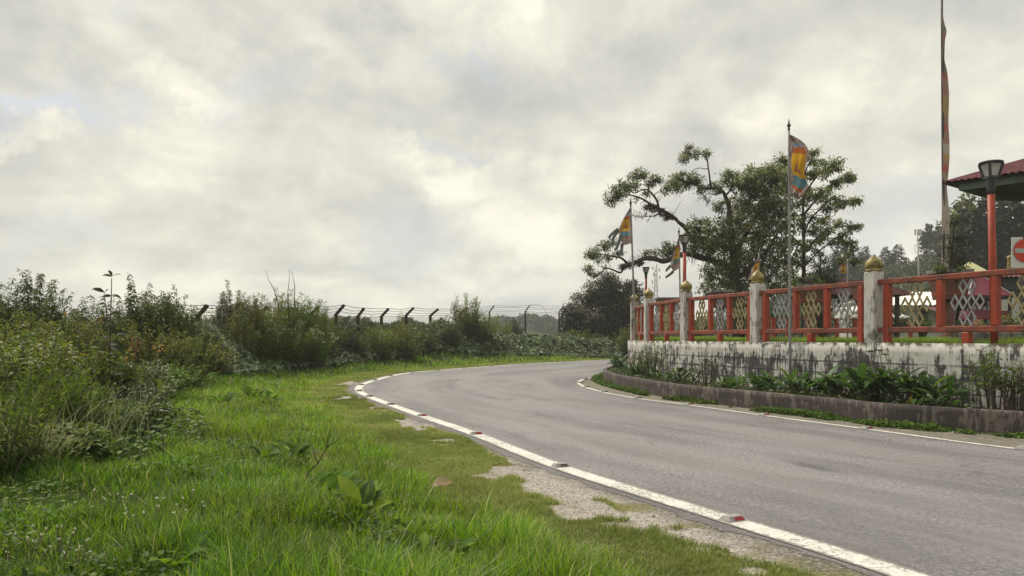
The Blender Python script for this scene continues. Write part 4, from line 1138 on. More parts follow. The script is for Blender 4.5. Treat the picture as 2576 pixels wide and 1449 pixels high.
# pyramid tent
z0 = 40; q = S(2477, 655, z0)
tn = thing('pyramid_tent', 'pale yellow pointed tent roof behind the booth', 'tent', (q.x, z0 + 1.3, TZ))
zt_ = S(0, 690, z0).z
mb = MB(); vs = [(q.x - .85, z0 + .4, zt_), (q.x + .85, z0 + .4, zt_), (q.x + .85, z0 + 2.2, zt_), (q.x - .85, z0 + 2.2, zt_), (q.x, z0 + 1.3, q.z + .1)]
vs2 = [(x, y, z - .04) for x, y, z in vs]
mb.add(vs + vs2, [(0, 1, 4), (1, 2, 4), (2, 3, 4), (3, 0, 4), (6, 5, 9), (7, 6, 9), (8, 7, 9), (5, 8, 9), (0, 5, 6, 1), (1, 6, 7, 2), (2, 7, 8, 3), (3, 8, 5, 0)])
part(mb, 'canvas_roof', M_CREAM, tn)
for a, b2 in ((-.8, .5), (.8, .5), (.8, 2.1), (-.8, 2.1)): part(MB().tube([(q.x + a, z0 + b2, TZ), (q.x + a, z0 + b2, zt_)], .04, 8), 'pole', M_PALEM, tn)
# gilded drum ornament on the shop roof
z0 = 30; q = S(2541, 672, z0 + .75); k = 1.0
zb_ = e0 + (e1 - e0) * .35
mb = MB().lathe([(.02, 0), (.14, .01), (.14, .06), (.115, .10), (.10, .16), (.10, .40), (.12, .47), (.12, .52), (.05, .54), (0, .56)], 16, (q.x, z0 + .75, zb_))
mb.v = [(x, y, zb_ + (z - zb_) * 1.0) for x, y, z in mb.v]
top_need = S(0, 641, z0 + .75).z
sc_ = (top_need - zb_) / .56
mb.v = [(x, y, zb_ + (z - zb_) * sc_) for x, y, z in mb.v]
part(mb, 'gilded_ornament', M_GOLD, shp)
# no entry sign
z0 = 13.2
q = S(2577.5, 631, z0); px_ = z0 / F
sg = thing('no_entry_sign', 'square white board with a round red no entry sign, cut by the picture edge', 'road sign', (q.x, z0, TZ))
topz = S(0, 597, z0).z; botz = S(0, 674, z0).z; wS = (2577.5 - 2544) * px_ * 2
part(MB().box((q.x, z0, (topz + botz) / 2), (wS, .015, topz - botz), bev=.004), 'panel', M_SIGNW, sg)
def disc(mb, c, r, th, n=40):
    vs = [(c[0] + r * math.cos(2 * math.pi * i / n), c[1], c[2] + r * math.sin(2 * math.pi * i / n)) for i in range(n)]
    vs += [(x, y - th, z) for x, y, z in vs]
    return mb.add(vs, [tuple(range(n)), tuple(range(2 * n - 1, n - 1, -1))] + [(i, n + i, n + (i + 1) % n, (i + 1) % n) for i in range(n)])
part(disc(MB(), (q.x, z0 - .0085, q.z), 31.5 * px_, .004), 'rim', M_SIGNG, sg)
part(disc(MB(), (q.x, z0 - .0135, q.z), 29 * px_, .004), 'red_disc', M_SIGNR, sg)
part(MB().box((q.x, z0 - .021, q.z), (29 * px_ * 1.78, .004, 11.5 * px_)), 'bar', M_SIGNG, sg)
part(MB().box((q.x, z0 + .04, (TZ + topz) / 2), (.05, .05, topz - TZ + .06)), 'post', M_BLACK, sg)
part(MB().box((q.x - .02, z0 - .010, topz - .02), (.03, .01, .05)), 'clip', M_BLACK, sg)
# concrete plinth inside the railing
q0 = S(2478, 836, 10.9)
pl_ = MB().box((q0.x + .85, 11.25, (TZ + q0.z) / 2 - .02), (1.7, .5, q0.z - TZ + .04), rotz=math.radians(-8), bev=.01).world('concrete_plinth', M_PLINTH)
tag(pl_, 'low mossy grey concrete plinth at the foot of the large lamp', 'plinth')

# planter tubs on pedestals
def tub(u0, u1, vrim, vbot, z, label):
    cx = (S(u0, 0, z).x + S(u1, 0, z).x) / 2; w_ = (u1 - u0) / F * z
    zr = S(0, vrim, z).z; zb = S(0, vbot, z).z
    t = thing('planter_tub', label, 'planter', (cx, z, TZ), group='brown tubs behind the railing')
    def frus(w0, w1, a, b_, nm, mt, dp=.8):
        mb = MB(); vs = [(cx + sx * w_ * w0, z + sy * w_ * w0 * dp, a) for sx, sy in ((-.5, -.5), (.5, -.5), (.5, .5), (-.5, .5))] + [(cx + sx * w_ * w1, z + sy * w_ * w1 * dp, b_) for sx, sy in ((-.5, -.5), (.5, -.5), (.5, .5), (-.5, .5))]
        mb.add(vs, [(3, 2, 1, 0), (4, 5, 6, 7), (0, 1, 5, 4), (1, 2, 6, 5), (2, 3, 7, 6), (3, 0, 4, 7)]); return part(mb, nm, mt, t)
    frus(.80, 1.0, zb, zr - .07, 'bowl', M_BROWNPOT); frus(1.12, 1.12, zr - .068, zr, 'rim', M_PLINTH); frus(.85, .86, zb + (zr - zb) * .16, zb + (zr - zb) * .24, 'band', M_RAIL)
    part(MB().lathe([(.16, TZ), (.18, TZ + .08), (.11, TZ + .2), (.09, (TZ + zb) / 2), (.14, zb - .003)], 14, (cx, z, 0)), 'pedestal', M_BROWNPOT, t)
    return cx, z, zr
tubs = [tub(2352, 2426, 679, 754, 14.6, 'large brown tub with a grey rim below the tall banner'),
        tub(2000, 2066, 716, 765, 20.5, 'brown tub with a leafy bush behind the tallest flag pole'),
        tub(2150, 2200, 712, 755, 21.5, 'brown tub half hidden behind the second white post from the frame edge'),
        tub(1786, 1838, 731, 775, 25, 'brown tub behind the lattices under the dense tree'),
        tub(1652, 1702, 749, 785, 31, 'farthest brown tub behind the railing, close to the small lamps')]
# low inner railing in the garden
gr_ = thing('inner_railing', 'low red inner railing with green wire mesh behind the main railing', 'railing', (S(1930, 0, 24).x, 24, TZ))
def ipt(u): return S(u, 0, 24 + (u - 1930) * .012)
zr = S(0, 799, 24).z
us = [1905, 1945, 1982, 2060, 2105, 2150, 2215, 2290]
for a, b2 in zip(us[:-1], us[1:]):
    A3, B3 = ipt(a), ipt(b2)
    part(MB().beam((A3.x, A3.y, zr), (B3.x, B3.y, zr), .06, .07), 'top_rail', M_RAIL, gr_)
for a in us: q = ipt(a); part(MB().box((q.x, q.y, (TZ + zr) / 2), (.12, .12, zr - TZ - .04)), 'post', M_RED, gr_)
mb = MB()
for k in range(90):
    t = k / 89; u = 1905 + t * 385; q = ipt(u)
    for sgn in (-1, 1):
        q2 = ipt(min(max(u + sgn * 12, 1905), 2290)); mb.tube([(q.x, q.y, TZ + .03), (q2.x, q2.y, zr - .04)], .004, 3, cap=False)
part(mb, 'wire_mesh', M_GREENW, gr_)

# ================================================================== chain link fence beyond the verge
TIPS = [(522, 768), (605, 763), (674, 771), (737, 774), (803, 772), (866, 767), (916, 775), (978, 776), (1041, 774), (1103, 777), (1176, 774), (1243, 769), (1333, 768), (1418, 770)]
BEND = [(498, 795), (575, 788), (647, 795), (712, 796), (776, 795), (844, 793), (900, 797), (959, 797), (1021, 794), (1082, 795), (1157, 790), (1231, 785), (1321, 784), (1406, 785)]
FZ = [22.5, 24, 25.5, 27, 28.5, 30, 32, 34, 36, 38.5, 41, 43.5, 46, 48.5]
# one more post on each end, out of the photograph's sight
TIPS = [(430, 765)] + TIPS + [(1505, 770)]; BEND = [(404, 795)] + BEND + [(1493, 785)]; FZ = [20.8] + FZ + [51]
b0 = S(*BEND[8], FZ[8]); fence = thing('chain_link_fence', 'barbed wire and chain link fence on dark posts with slanted tops', 'fence', (b0.x, b0.y, H1(b0.x, b0.y)))
tips, bends, feet = [], [], []
for (tu, tv), (bu, bv), z in zip(TIPS, BEND, FZ):
    T_, B_ = S(tu, tv, z), S(bu, bv, z); gz_ = H1(B_.x, B_.y) - .1
    wd = .13 if z < 42 else .085
    ft = Vector((B_.x + .02, B_.y, gz_))
    mb = MB().box(((B_.x + ft.x) / 2, B_.y, (B_.z + gz_) / 2), (wd, wd, B_.z - gz_), rotz=.4, bev=.012)
    mb.beam(B_ - (T_ - B_).normalized() * .05, T_, wd * .86, wd * .86, bev=.01)
    part(mb, 'post', M_FPOST, fence)
    tips.append(T_); bends.append(B_); feet.append(ft)
for k, t in enumerate((0.02, .35, .66, .95)):
    mb = MB(); pts = []
    for i in range(len(tips)):
        a = bends[i].lerp(tips[i], t)
        pts.append(a + Vector((0, -.03, .02)))
        if i < len(tips) - 1:
            c_ = bends[i + 1].lerp(tips[i + 1], t); m_ = a.lerp(c_, .5); pts.append(m_ + Vector((0, 0, -.03 + random.uniform(-.04, .03))))
    mb.tube(pts, .009 if k == 3 else .008, 4)
    # barbs
    for i in range(len(pts) - 1):
        for s_ in np.linspace(0.05, .95, 7):
            q = pts[i].lerp(pts[i + 1], s_); mb.tube([q + Vector((-.02, 0, -.025)), q + Vector((.02, 0, .025))], .004, 3, cap=False)
    part(mb, 'barbed_wire', M_WIRE, fence)
# a loose curl of wire and the chain mesh
q = tips[13]; part(MB().tube([q, q + Vector((.35, 0, .10)), q + Vector((.75, 0, -.05)), q + Vector((1.05, 0, -.5)), q + Vector((1.1, 0, -1.1))], .009, 4), 'loose_wire', M_WIRE, fence)
mb = MB()
Pb = np.array([[b.x, b.y] for b in bends]); sb = np.r_[0, np.cumsum(np.linalg.norm(np.diff(Pb, axis=0), axis=1))]
zt_ = np.array([b.z for b in bends]) - .02; zb_ = np.array([f.z for f in feet]) + .25
Lf = sb[-1]; stp = .13
def fpt(s_, t):
    s_ = min(max(s_, 0), Lf); return (np.interp(s_, sb, Pb[:, 0]), np.interp(s_, sb, Pb[:, 1]) - .02, np.interp(s_, sb, zb_) * (1 - t) + np.interp(s_, sb, zt_) * t)
V, FF = [], []
for k in range(int(Lf / stp)):
    for sgn in (-1, 1):
        s0 = k * stp; pts = [fpt(s0 + sgn * 1.0 * t, t) for t in (0, .33, .66, 1)]
        mb.tube(pts, .0045, 3, cap=False)
part(mb, 'chain_mesh', M_MESH, fence)

# ================================================================== foliage builders
def rdir(n): v = RNG.normal(0, 1, (n, 3)); return v / np.linalg.norm(v, axis=1)[:, None]
def cluster_pts(c, r, n_tips, n_leaf, sig=.10, droop=.3, out=.5, flat=1.0):
    """leaves in sprays about twig tips spread through an ellipsoid"""
    c = np.array(c, float); r = np.array(r if hasattr(r, '__len__') else (r, r, r * flat), float)
    tp = rdir(n_tips) * (RNG.random(n_tips) ** .45)[:, None] * r
    P = np.repeat(tp, n_leaf, 0) + RNG.normal(0, 1, (n_tips * n_leaf, 3)) * sig * np.array([1, 1, .7])
    D = rdir(len(P)) * .8 + out * np.repeat(tp / (np.linalg.norm(tp, axis=1)[:, None] + 1e-6), n_leaf, 0) + np.array([0, 0, -droop])
    N = np.array([0, 0, 1.0]) + RNG.normal(0, .45, (len(P), 3))
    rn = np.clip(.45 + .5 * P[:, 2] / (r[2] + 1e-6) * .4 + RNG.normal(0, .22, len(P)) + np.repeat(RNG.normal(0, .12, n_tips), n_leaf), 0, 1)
    return P + c, D, N, rn, tp + c

class Leafy:
    def __init__(s): s.P, s.D, s.N, s.R, s.L = [], [], [], [], []
    def add(s, P, D, N, R, L): s.P.append(P); s.D.append(D); s.N.append(N); s.R.append(R); s.L.append(np.broadcast_to(L, (len(P),)) * RNG.uniform(.7, 1.25, len(P)))
    def cluster(s, c, r, nt, nl, L, **kw):
        P, D, N, R, tp = cluster_pts(c, r, nt, nl, **kw); s.add(P, D, N, R, L); return tp
    def build(s, name, mat, root, ratio=.4, templ='kite', local=False):
        P, D, N, R, L = map(np.concatenate, (s.P, s.D, s.N, s.R, s.L))
        rl = np.array(root.location) if root and not local else np.zeros(3)
        return leaves(name, P - rl, D, N, L, L * ratio, R, templ, root, mat)

# ---------------- the gnarled tree and its neighbour
def Z4(zx, zy): return 1415 + .3329 * zx, 289.4 + .3329 * zy
def limb_path(pts, z, dz=None):
    dz = dz or [0] * len(pts); P = [S(*Z4(*p), z + d) for p, d in zip(pts, dz)]
    A = np.array([list(p) for p in P]); n = len(A); out = []
    for i in range(n - 1):
        p0, p1, p2, p3 = A[max(i - 1, 0)], A[i], A[i + 1], A[min(i + 2, n - 1)]
        for t in (0, .25, .5, .75): out.append(.5 * ((2 * p1) + (-p0 + p2) * t + (2 * p0 - 5 * p1 + 4 * p2 - p3) * t * t + (-p0 + 3 * p1 - 3 * p2 + p3) * t ** 3))
    out.append(A[-1]); return [Vector(p) for p in out]
TZD = 30.0; PXM = TZD / F       # metres per photo unit there
def limb(mb, pts, z, r0, r1, dz=None, n=7, knob=.15):
    P = limb_path(pts, z, dz); k = len(P)
    R = [(r0 + (r1 - r0) * (i / (k - 1))) * (1 + random.uniform(-knob, knob)) for i in range(k)]
    mb.tube(P, R, n); return P
def twigs(mb, nodes, target, r=.012, jitter=.08):
    """crooked twig from the closest limb node to a target"""
    b_ = min(nodes, key=lambda q: (q - target).length); m1 = b_.lerp(target, .4) + Vector(RNG.normal(0, jitter, 3)) * 1.0; m2 = b_.lerp(target, .75) + Vector(RNG.normal(0, jitter, 3))
    mb.tube([b_, m1, m2, target], [r * 1.6, r * 1.2, r, r * .5], 4)

tb = S(1960, 850, TZD); base = Vector((tb.x - .3, TZD + .4, TZ - .05))
tree = thing('gnarled_tree', 'old gnarled tree with long bare mossy limbs reaching over the road and a dense crown', 'tree', base)
tr = MB(); nodes = []
LIMBS = [
 ([(1330, 1680), (1330, 1450), (1310, 1250), (1290, 1050), (1270, 860), (1262, 720)], .26, .11, [.4, .4, .3, .2, 0, 0]),
 ([(1310, 1200), (1180, 1120), (1040, 1075), (950, 1050), (880, 1062), (820, 1085), (760, 1105), (690, 1085), (620, 1085), (560, 1110), (500, 1132), (458, 1145)], .13, .085, [.3, .2, .1, 0, 0, -.1, -.2, -.2, -.2, -.3, -.3, -.4]),
 ([(458, 1145), (450, 1180), (430, 1190), (370, 1165), (330, 1160), (300, 1180), (240, 1225), (195, 1205)], .05, .010, None),
 ([(500, 1130), (450, 1085), (400, 1070), (330, 1060), (270, 1050), (200, 1060), (160, 1080)], .05, .012, None),
 ([(330, 1060), (310, 1010), (280, 985), (240, 1000)], .02, .008, None),
 ([(1290, 1030), (1150, 960), (1010, 925), (950, 900), (940, 870), (915, 838), (880, 812), (850, 780), (800, 745), (740, 712), (690, 690), (640, 655), (590, 628), (530, 608), (470, 605), (410, 630), (360, 655)], .11, .012, [.3, .3, .2, 0] + [-.2] * 13),
 ([(725, 690), (715, 650), (690, 610), (655, 570), (645, 530), (620, 500), (600, 470), (560, 440)], .05, .01, [-.2] * 8),
 ([(650, 565), (600, 565), (540, 590), (480, 545), (430, 530), (385, 560)], .03, .008, [-.2] * 6),
 ([(640, 530), (690, 500), (715, 490)], .02, .006, [-.2] * 3),
 ([(760, 720), (700, 760), (665, 770), (640, 815)], .035, .008, [-.2] * 4),
 ([(700, 765), (640, 765), (590, 775), (555, 770)], .02, .006, [-.2] * 4),
 ([(1265, 800), (1262, 720), (1250, 660), (1228, 610), (1215, 582), (1180, 560), (1150, 552), (1100, 556), (1050, 550), (1000, 525), (940, 505), (880, 490), (820, 520), (790, 560)], .10, .012, None),
 ([(1120, 550), (1112, 470), (1102, 400), (1092, 330), (1075, 300), (1030, 298), (985, 300), (955, 285), (960, 250)], .04, .008, None),
 ([(1102, 405), (1070, 408), (1040, 400), (1000, 410), (980, 440), (960, 470)], .02, .008, None),
 ([(1190, 590), (1140, 600), (1100, 590), (1080, 620), (1100, 660)], .025, .006, None),
 ([(1228, 610), (1262, 575), (1278, 530), (1280, 470), (1250, 430)], .045, .01, None),
 ([(1300, 1050), (1400, 880), (1480, 740), (1560, 600), (1600, 500)], .12, .02, [.2, .3, .2, 0, 0]),
 ([(1310, 1250), (1450, 1120), (1560, 1000), (1650, 850)], .10, .02, [.3, .5, .6, .5]),
 ([(1300, 1300), (1180, 1240), (1100, 1200)], .08, .015, [.2, -.2, -.4]),
]
for pts, r0, r1, dz in LIMBS:
    nodes += limb(tr, pts, TZD, r0, r1, dz)
crown = Leafy()
CL_G = [(240, 1040, 50), (310, 990, 45), (375, 965, 45), (195, 1060, 30), (190, 1155, 38), (260, 1085, 40), (225, 1195, 28), (420, 1040, 30), (340, 1080, 30),
        (580, 440, 45), (540, 475, 40), (690, 480, 45), (735, 490, 25), (445, 540, 65), (390, 595, 60), (365, 655, 40), (485, 550, 50), (440, 610, 40), (635, 602, 28), (620, 450, 30), (540, 530, 35), (660, 520, 30),
        (960, 238, 18), (945, 300, 42), (925, 335, 38), (1000, 292, 38), (1085, 292, 32), (850, 492, 55), (905, 470, 60), (985, 470, 55), (830, 530, 50), (880, 545, 45), (790, 565, 40), (1050, 560, 38), (1140, 535, 40), (1020, 500, 45), (940, 520, 45), (1190, 560, 30),
        (1245, 440, 42), (1290, 465, 50), (1220, 500, 38), (1300, 520, 50), (810, 1020, 45), (780, 1050, 40), (850, 1000, 40), (780, 985, 30), (640, 1040, 22), (700, 1030, 22)]
for zx, zy, rr in CL_G:
    q = S(*Z4(zx, zy), TZD + random.uniform(-.5, .5)); r = rr * .3329 * PXM
    tp = crown.cluster(q, (r * 1.05, r * 1.3, r * .8), int(8 + 26 * (r / .35) ** 2), 14, .10, sig=.07, droop=.25)
    for t_ in tp[::4]: twigs(tr, nodes, Vector(t_), .010)
CL_D = [(1440, 440, 60), (1540, 430, 60), (1600, 450, 70), (1450, 540, 80), (1560, 700, 90), (1380, 500, 70), (1480, 470, 55), (1560, 460, 60), (1400, 600, 90), (1520, 580, 90), (1640, 520, 80), (1350, 700, 90), (1480, 720, 110), (1620, 650, 110), (1250, 800, 90), (1130, 850, 70),
        (1005, 850, 60), (970, 905, 50), (1060, 950, 80), (1180, 960, 100), (1320, 880, 110), (1450, 880, 120), (1590, 820, 120), (1560, 1000, 130), (1400, 1050, 120), (1250, 1080, 110), (1100, 1040, 80),
        (1000, 1000, 50), (1150, 1180, 100), (1300, 1200, 110), (1450, 1180, 110), (1600, 1150, 120), (1120, 1300, 75), (1250, 1310, 80), (1400, 1310, 80), (1560, 1300, 90), (1300, 1420, 90), (1480, 1430, 90), (1200, 700, 40), (1190, 900, 60)]
for zx, zy, rr in CL_D:
    for lay in range(2):
        q = S(*Z4(zx + random.uniform(-15, 15), zy + random.uniform(-15, 15)), TZD + random.uniform(-1.6, 1.6)); r = rr * .3329 * PXM
        tp = crown.cluster(q, (r * 1.05, r * 1.2, r * .95), int(8 + 26 * (r / .35) ** 2 * .5), 13, .13, sig=.075, droop=.45)
        if lay == 0:
            for t_ in tp[::7]: twigs(tr, nodes, Vector(t_), .012, .12)
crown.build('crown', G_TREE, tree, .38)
# bare fringe twigs under the limbs
for c0, n_, sp in (((690, 690), 26, 90), ((600, 730), 22, 80), ((560, 660), 16, 60), ((860, 580), 22, 80), ((1090, 620), 26, 60), ((260, 1200), 22, 70), ((330, 1130), 16, 60), ((560, 1060), 14, 60), ((650, 1060), 22, 50), ((1000, 1110), 20, 70), ((400, 1010), 14, 60), ((940, 560), 14, 60)):
    for _ in range(n_):
        tgt = S(*Z4(c0[0] + random.gauss(0, sp * .6), c0[1] + random.gauss(0, sp * .4)), TZD + random.uniform(-.5, .3)); twigs(tr, nodes, tgt, .0065, .09)
part(tr, 'trunk', M_BARK, tree)
moss = Leafy()
for zx, zy, rr, n_ in ((800, 765, 42, 60), (690, 700, 48, 50), (640, 690, 25, 22), (510, 1130, 36, 50), (450, 1145, 26, 30), (590, 1120, 26, 24), (740, 715, 28, 22), (760, 745, 25, 20), (1060, 545, 34, 26)):
    q = S(*Z4(zx, zy), TZD - .15); r = rr * .3329 * PXM
    moss.cluster(q, (r, r * .9, r * .7), n_, 14, .085, sig=.04, droop=.9)
M_MOSS = leafmat('clinging_moss', [(.03, .018, .012), (.055, .035, .022), (.075, .055, .03)], .1, .9)
moss.build('moss_clumps', M_MOSS, tree, .18)

T2Z = 29.0
tb = S(2020, 850, T2Z); tree2 = thing('leafy_tree', 'brighter leafy tree with upswept branches behind the tallest flag', 'tree', (tb.x, T2Z + .6, TZ - .05))
tr2 = MB(); nodes2 = []
L2 = [([(1820, 1680), (1820, 1400), (1825, 1100), (1820, 850), (1815, 640), (1790, 450), (1760, 330)], .10, .012),
      ([(1820, 900), (1880, 780), (1960, 700), (2040, 640), (2140, 650), (2215, 645)], .04, .008), ([(1818, 760), (1900, 660), (1990, 560), (2080, 490), (2180, 460)], .045, .008),
      ([(1815, 640), (1880, 520), (1960, 430), (2030, 390), (2075, 340)], .04, .008), ([(1810, 560), (1840, 420), (1880, 330), (1910, 270)], .035, .008),
      ([(1800, 500), (1730, 420), (1690, 340)], .03, .008), ([(1825, 1050), (1950, 900), (2080, 840), (2200, 845)], .04, .008), ([(1825, 1150), (1960, 1010), (2080, 960), (2200, 990)], .035, .008),
      ([(1830, 720), (1900, 712), (1980, 722), (2060, 740)], .015, .006), ([(1830, 690), (1900, 665), (1980, 655)], .015, .006), ([(1820, 1000), (1720, 900), (1640, 780)], .05, .01)]
for pts, r0, r1 in L2: nodes2 += limb(tr2, pts, T2Z, r0, r1, None, 6, .08)
cr2 = Leafy()
CL_R = [(1690, 350, 50), (1620, 400, 45), (1655, 320, 35), (1700, 430, 60), (1780, 400, 50), (1820, 330, 40), (1900, 275, 34), (1890, 345, 42), (1950, 362, 36), (2055, 350, 40), (2080, 395, 28), (2020, 405, 35), (1980, 440, 45),
        (1900, 440, 55), (1830, 470, 60), (2075, 490, 42), (2150, 470, 42), (2190, 462, 28), (2045, 540, 42), (1980, 570, 45), (1900, 590, 55), (2120, 665, 32), (2200, 650, 38), (2235, 640, 20), (2060, 640, 42), (2065, 700, 30),
        (1950, 640, 45), (1990, 690, 40), (1850, 780, 60), (1980, 800, 55), (2080, 830, 45), (2180, 842, 42), (2235, 845, 20), (1880, 860, 75), (2000, 880, 45), (2120, 900, 40), (2170, 960, 40), (2205, 1000, 30),
        (2050, 960, 45), (1900, 980, 60), (1700, 560, 80), (1750, 700, 80), (1700, 820, 90), (1740, 960, 100), (1780, 1100, 90), (1680, 1080, 80), (1700, 1220, 80), (1650, 1300, 60), (1960, 930, 40), (1820, 620, 50), (2140, 1080, 40), (2100, 1120, 30), (1760, 520, 55),(2215, 1095, 28)]
for zx, zy, rr in CL_R:
    q = S(*Z4(zx, zy), T2Z + random.uniform(-1.0, 1.0)); r = rr * .3329 * T2Z / F
    tp = cr2.cluster(q, (r * 1.15, r * 1.3, r * .85), int(7 + 20 * (r / .35) ** 2), 13, .135, sig=.07, droop=.6)
    for t_ in tp[::4]: twigs(tr2, nodes2, Vector(t_), .009, .08)
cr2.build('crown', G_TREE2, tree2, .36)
part(tr2, 'trunk', M_BARK, tree2)

# ---------------- bushy trees given as lists of clusters (u, v, radius px)
def bush_tree(name, label, cat, z, base_u, base_z, clusters, leaf, mat, dens=1.0, ratio=.4, depth=1.0, group=None, nl=12, droop=.35, trunk_mat=None, templ='kite', sig=.12, trunk_r=.09):
    x = (base_u - 1288) / F * z
    r_ = thing(name, label, cat, (x, z, base_z), group=group); lf = Leafy(); mb = MB()
    hub = Vector((x, z, base_z)); tops = []
    for u, v, rr in clusters:
        r = rr / F * z; q = S(u, v, z + random.uniform(-.6, .6) * depth)
        nt = max(5, int(dens * 22 * (r / .4) ** 1.7)); lf.cluster(q, (r * 1.05, r * 1.1, r * .95), nt, nl, leaf, sig=sig * max(r, .3), droop=droop)
        m_ = hub.lerp(q, .5) + Vector((random.uniform(-.1, .1), 0, .15)); mb.tube([hub, m_, q], [trunk_r, trunk_r * .5, .015], 5)
    lf.build('crown', mat, r_, ratio, templ); part(mb, 'trunk', trunk_mat or M_BARK, r_); return r_
bush_tree('round_tree', 'dense dark round tree beyond the road bend, left of the railing end'.replace('left of', 'beside'), 'tree', 49, 1520, .4,
          [(1530, 720, 30), (1500, 735, 35), (1560, 740, 36), (1590, 745, 30), (1470, 765, 38), (1520, 770, 45), (1570, 785, 45), (1440, 790, 30), (1480, 810, 42), (1540, 820, 48), (1600, 800, 40), (1610, 840, 35), (1430, 820, 22), (1450, 845, 28), (1500, 855, 34), (1560, 860, 36), (1535, 705, 22), (1590, 720, 20), (1620, 780, 22)],
          .16, leafmat('dusky_leaf', [(.012, .016, .010), (.026, .032, .014), (.055, .062, .025), (.26, .25, .16)], .25, .35, spec=.6), 2.4, .42, 1.6)  # last tone paints bright highlights onto a few of the dark leaves
bush_tree('pruned_bush', 'dark green conical bush behind the first bay after the tall flag', 'bush', 24, 2070, TZ, [(2065, 640, 22), (2060, 665, 30), (2075, 690, 32), (2050, 700, 30), (2070, 720, 34), (2090, 705, 20), (2045, 725, 24)], .10, G_CONIF, 2.2, .2)
cx, zc, zr = tubs[1]
bush_tree('potted_bush', 'pale green leafy bush growing in the brown tub', 'bush', zc, 2033, zr, [(2015, 708, 13), (2035, 704, 14), (2055, 708, 12), (1998, 712, 8)], .085, G_MID, 2.0)
bush_tree('potted_conifer', 'dark feathery conifer growing in the large tub beside the tall banner', 'bush', 16.5, 2400, TZ + .5, [(2400, 560, 10), (2398, 590, 18), (2405, 615, 26), (2410, 640, 26), (2400, 660, 30), (2425, 660, 18)], .085, G_CONIF, 1.8, .22)
bush_tree('low_bush', 'low bright bush peeping over the rail at the foot of the tall banner', 'bush', 14.7, 2372, TZ + .5, [(2356, 676, 6), (2366, 673, 7), (2378, 675, 6), (2412, 674, 6), (2425, 676, 6)], .05, G_MID, 3)
for k, (u, v, r, zz_) in enumerate(((1950, 790, 22, 30), (2255, 800, 22, 27), (2320, 806, 18, 27), (2400, 800, 20, 25), (2150, 800, 24, 33), (1760, 810, 22, 33), (1860, 800, 20, 33))):
    bush_tree('garden_shrub', f'{ordw[k]} low shrub in the garden glimpsed through the lattices, in order along the scene', 'shrub', zz_, u, TZ, [(u, v, r), (u - r, v + 8, r * .8), (u + r, v + 10, r * .8), (u, v + 18, r)], .1, [G_MID, G_DARK, G_OLIVE][k % 3], 1.2, group='low shrubs in the garden')

# flowers in the garden
def flowers(label, u0, u1, v0, v1, z, n, petal, cat='flowers', base_z=None, size=.05):
    x = (u0 + u1) / 2; q = S(x, v1, z); bz = TZ if base_z is None else base_z
    t = thing('flowering_plant', label, cat, (q.x, z, bz)); lf = Leafy(); fl = Leafy(); mb = MB()
    for i in range(n):
        p_ = S(random.uniform(u0, u1), random.uniform(v0, v1), z + random.uniform(-.15, .15)); mb.tube([Vector((p_.x * .6 + q.x * .4, p_.y, bz)), p_ - Vector((0, 0, .02))], .005, 4)
        a = np.linspace(0, 2 * np.pi, 9)[:-1]; D = np.c_[np.cos(a), np.sin(a), np.full(8, .35)]; fl.add(np.repeat([list(p_)], 8, 0), D, np.repeat([[0, 0, 1.0]], 8, 0), np.full(8, random.random()), size * .7)
    for i in range(int(n * 1.5)):
        p_ = S(random.uniform(u0, u1), random.uniform(v0 + 6, 850), z); lf.cluster(p_, .07, 3, 8, .055)
    lf.build('foliage', G_DARK, t); fl.build('blossoms', petal, t, .7); part(mb, 'stems', M_STEM, t)
    return t
flowers('clump of yellow marigolds beyond the rail near the large lamp post', 2513, 2548, 794, 815, 11.8, 22, G_YEL, size=.035)
flowers('clump of red flowers below the grey lattice', 2440, 2456, 806, 816, 12.2, 12, G_RED, size=.03)
cr = MB().box((S(2461, 0, 12.4).x, 12.4, S(0, 811, 12.4).z), (.10, .12, .09), bev=.005); cr.add([], [])
o = cr.world('clay_pot', M_CLAY); tag(o, 'small square clay pot beside the red flowers', 'pot')
st_ = MB().box((S(2461, 0, 12.4).x - .1, 12.42, (TZ + S(0, 817, 12.4).z) / 2), (.5, .3, S(0, 817, 12.4).z - TZ), bev=.01).world('plant_stand', M_UNDER); tag(st_, 'dark plant stand under the small clay pot', 'stand')

# ================================================================== hills, far trees, masts
def hill_r(x, y):
    a = x / np.maximum(y, 1) * F + 1288
    top = np.interp(a, [1300, 1500, 1650, 1760, 1900, 2050, 2150, 2280, 2310, 2400, 2600, 3200], [880, 850, 822, 822, 812, 715, 695, 690, 670, 630, 590, 570])
    h = (850 - top) / F * 150 + E
    return np.where(a > 1350, h, -2) * sstep(62, 150, y) * (1 - .3 * sstep(160, 300, y)) - 1.5 + (vnoise(x, y, .05, 91, 3) - .5) * 5 * sstep(80, 150, y)
hx = np.linspace(8, 330, 90); hy = np.linspace(62, 300, 70); HX, HY = np.meshgrid(hx, hy); HX2 = HX * (HY / 150) * .9
ff, sz = grid_faces(*HX.shape)
o = link_mesh('hill', np_mesh('hill', np.c_[HX2.ravel(), HY.ravel(), hill_r(HX2, HY).ravel()], ff, sz, smooth=True), None, MAT_GROUND); tag(o, kind='structure')
def hill_l(x, y):
    a = x / y * F + 1288
    top = np.interp(a, [-800, 0, 500, 800, 850, 920, 1000, 1180, 1250, 1300, 1340, 1400, 1450, 1600, 1900], [812, 815, 812, 804, 812, 830, 836, 830, 806, 796, 800, 812, 822, 830, 838])
    return (850 - top) / F * 300 * sstep(200, 300, y) * (1 - .5 * sstep(310, 420, y)) - 2 + (vnoise(x, y, .03, 95, 3) - .5) * 3
hx = np.linspace(-420, 130, 90); hy = np.linspace(190, 430, 40); HX, HY = np.meshgrid(hx, hy); ff, sz = grid_faces(*HX.shape)
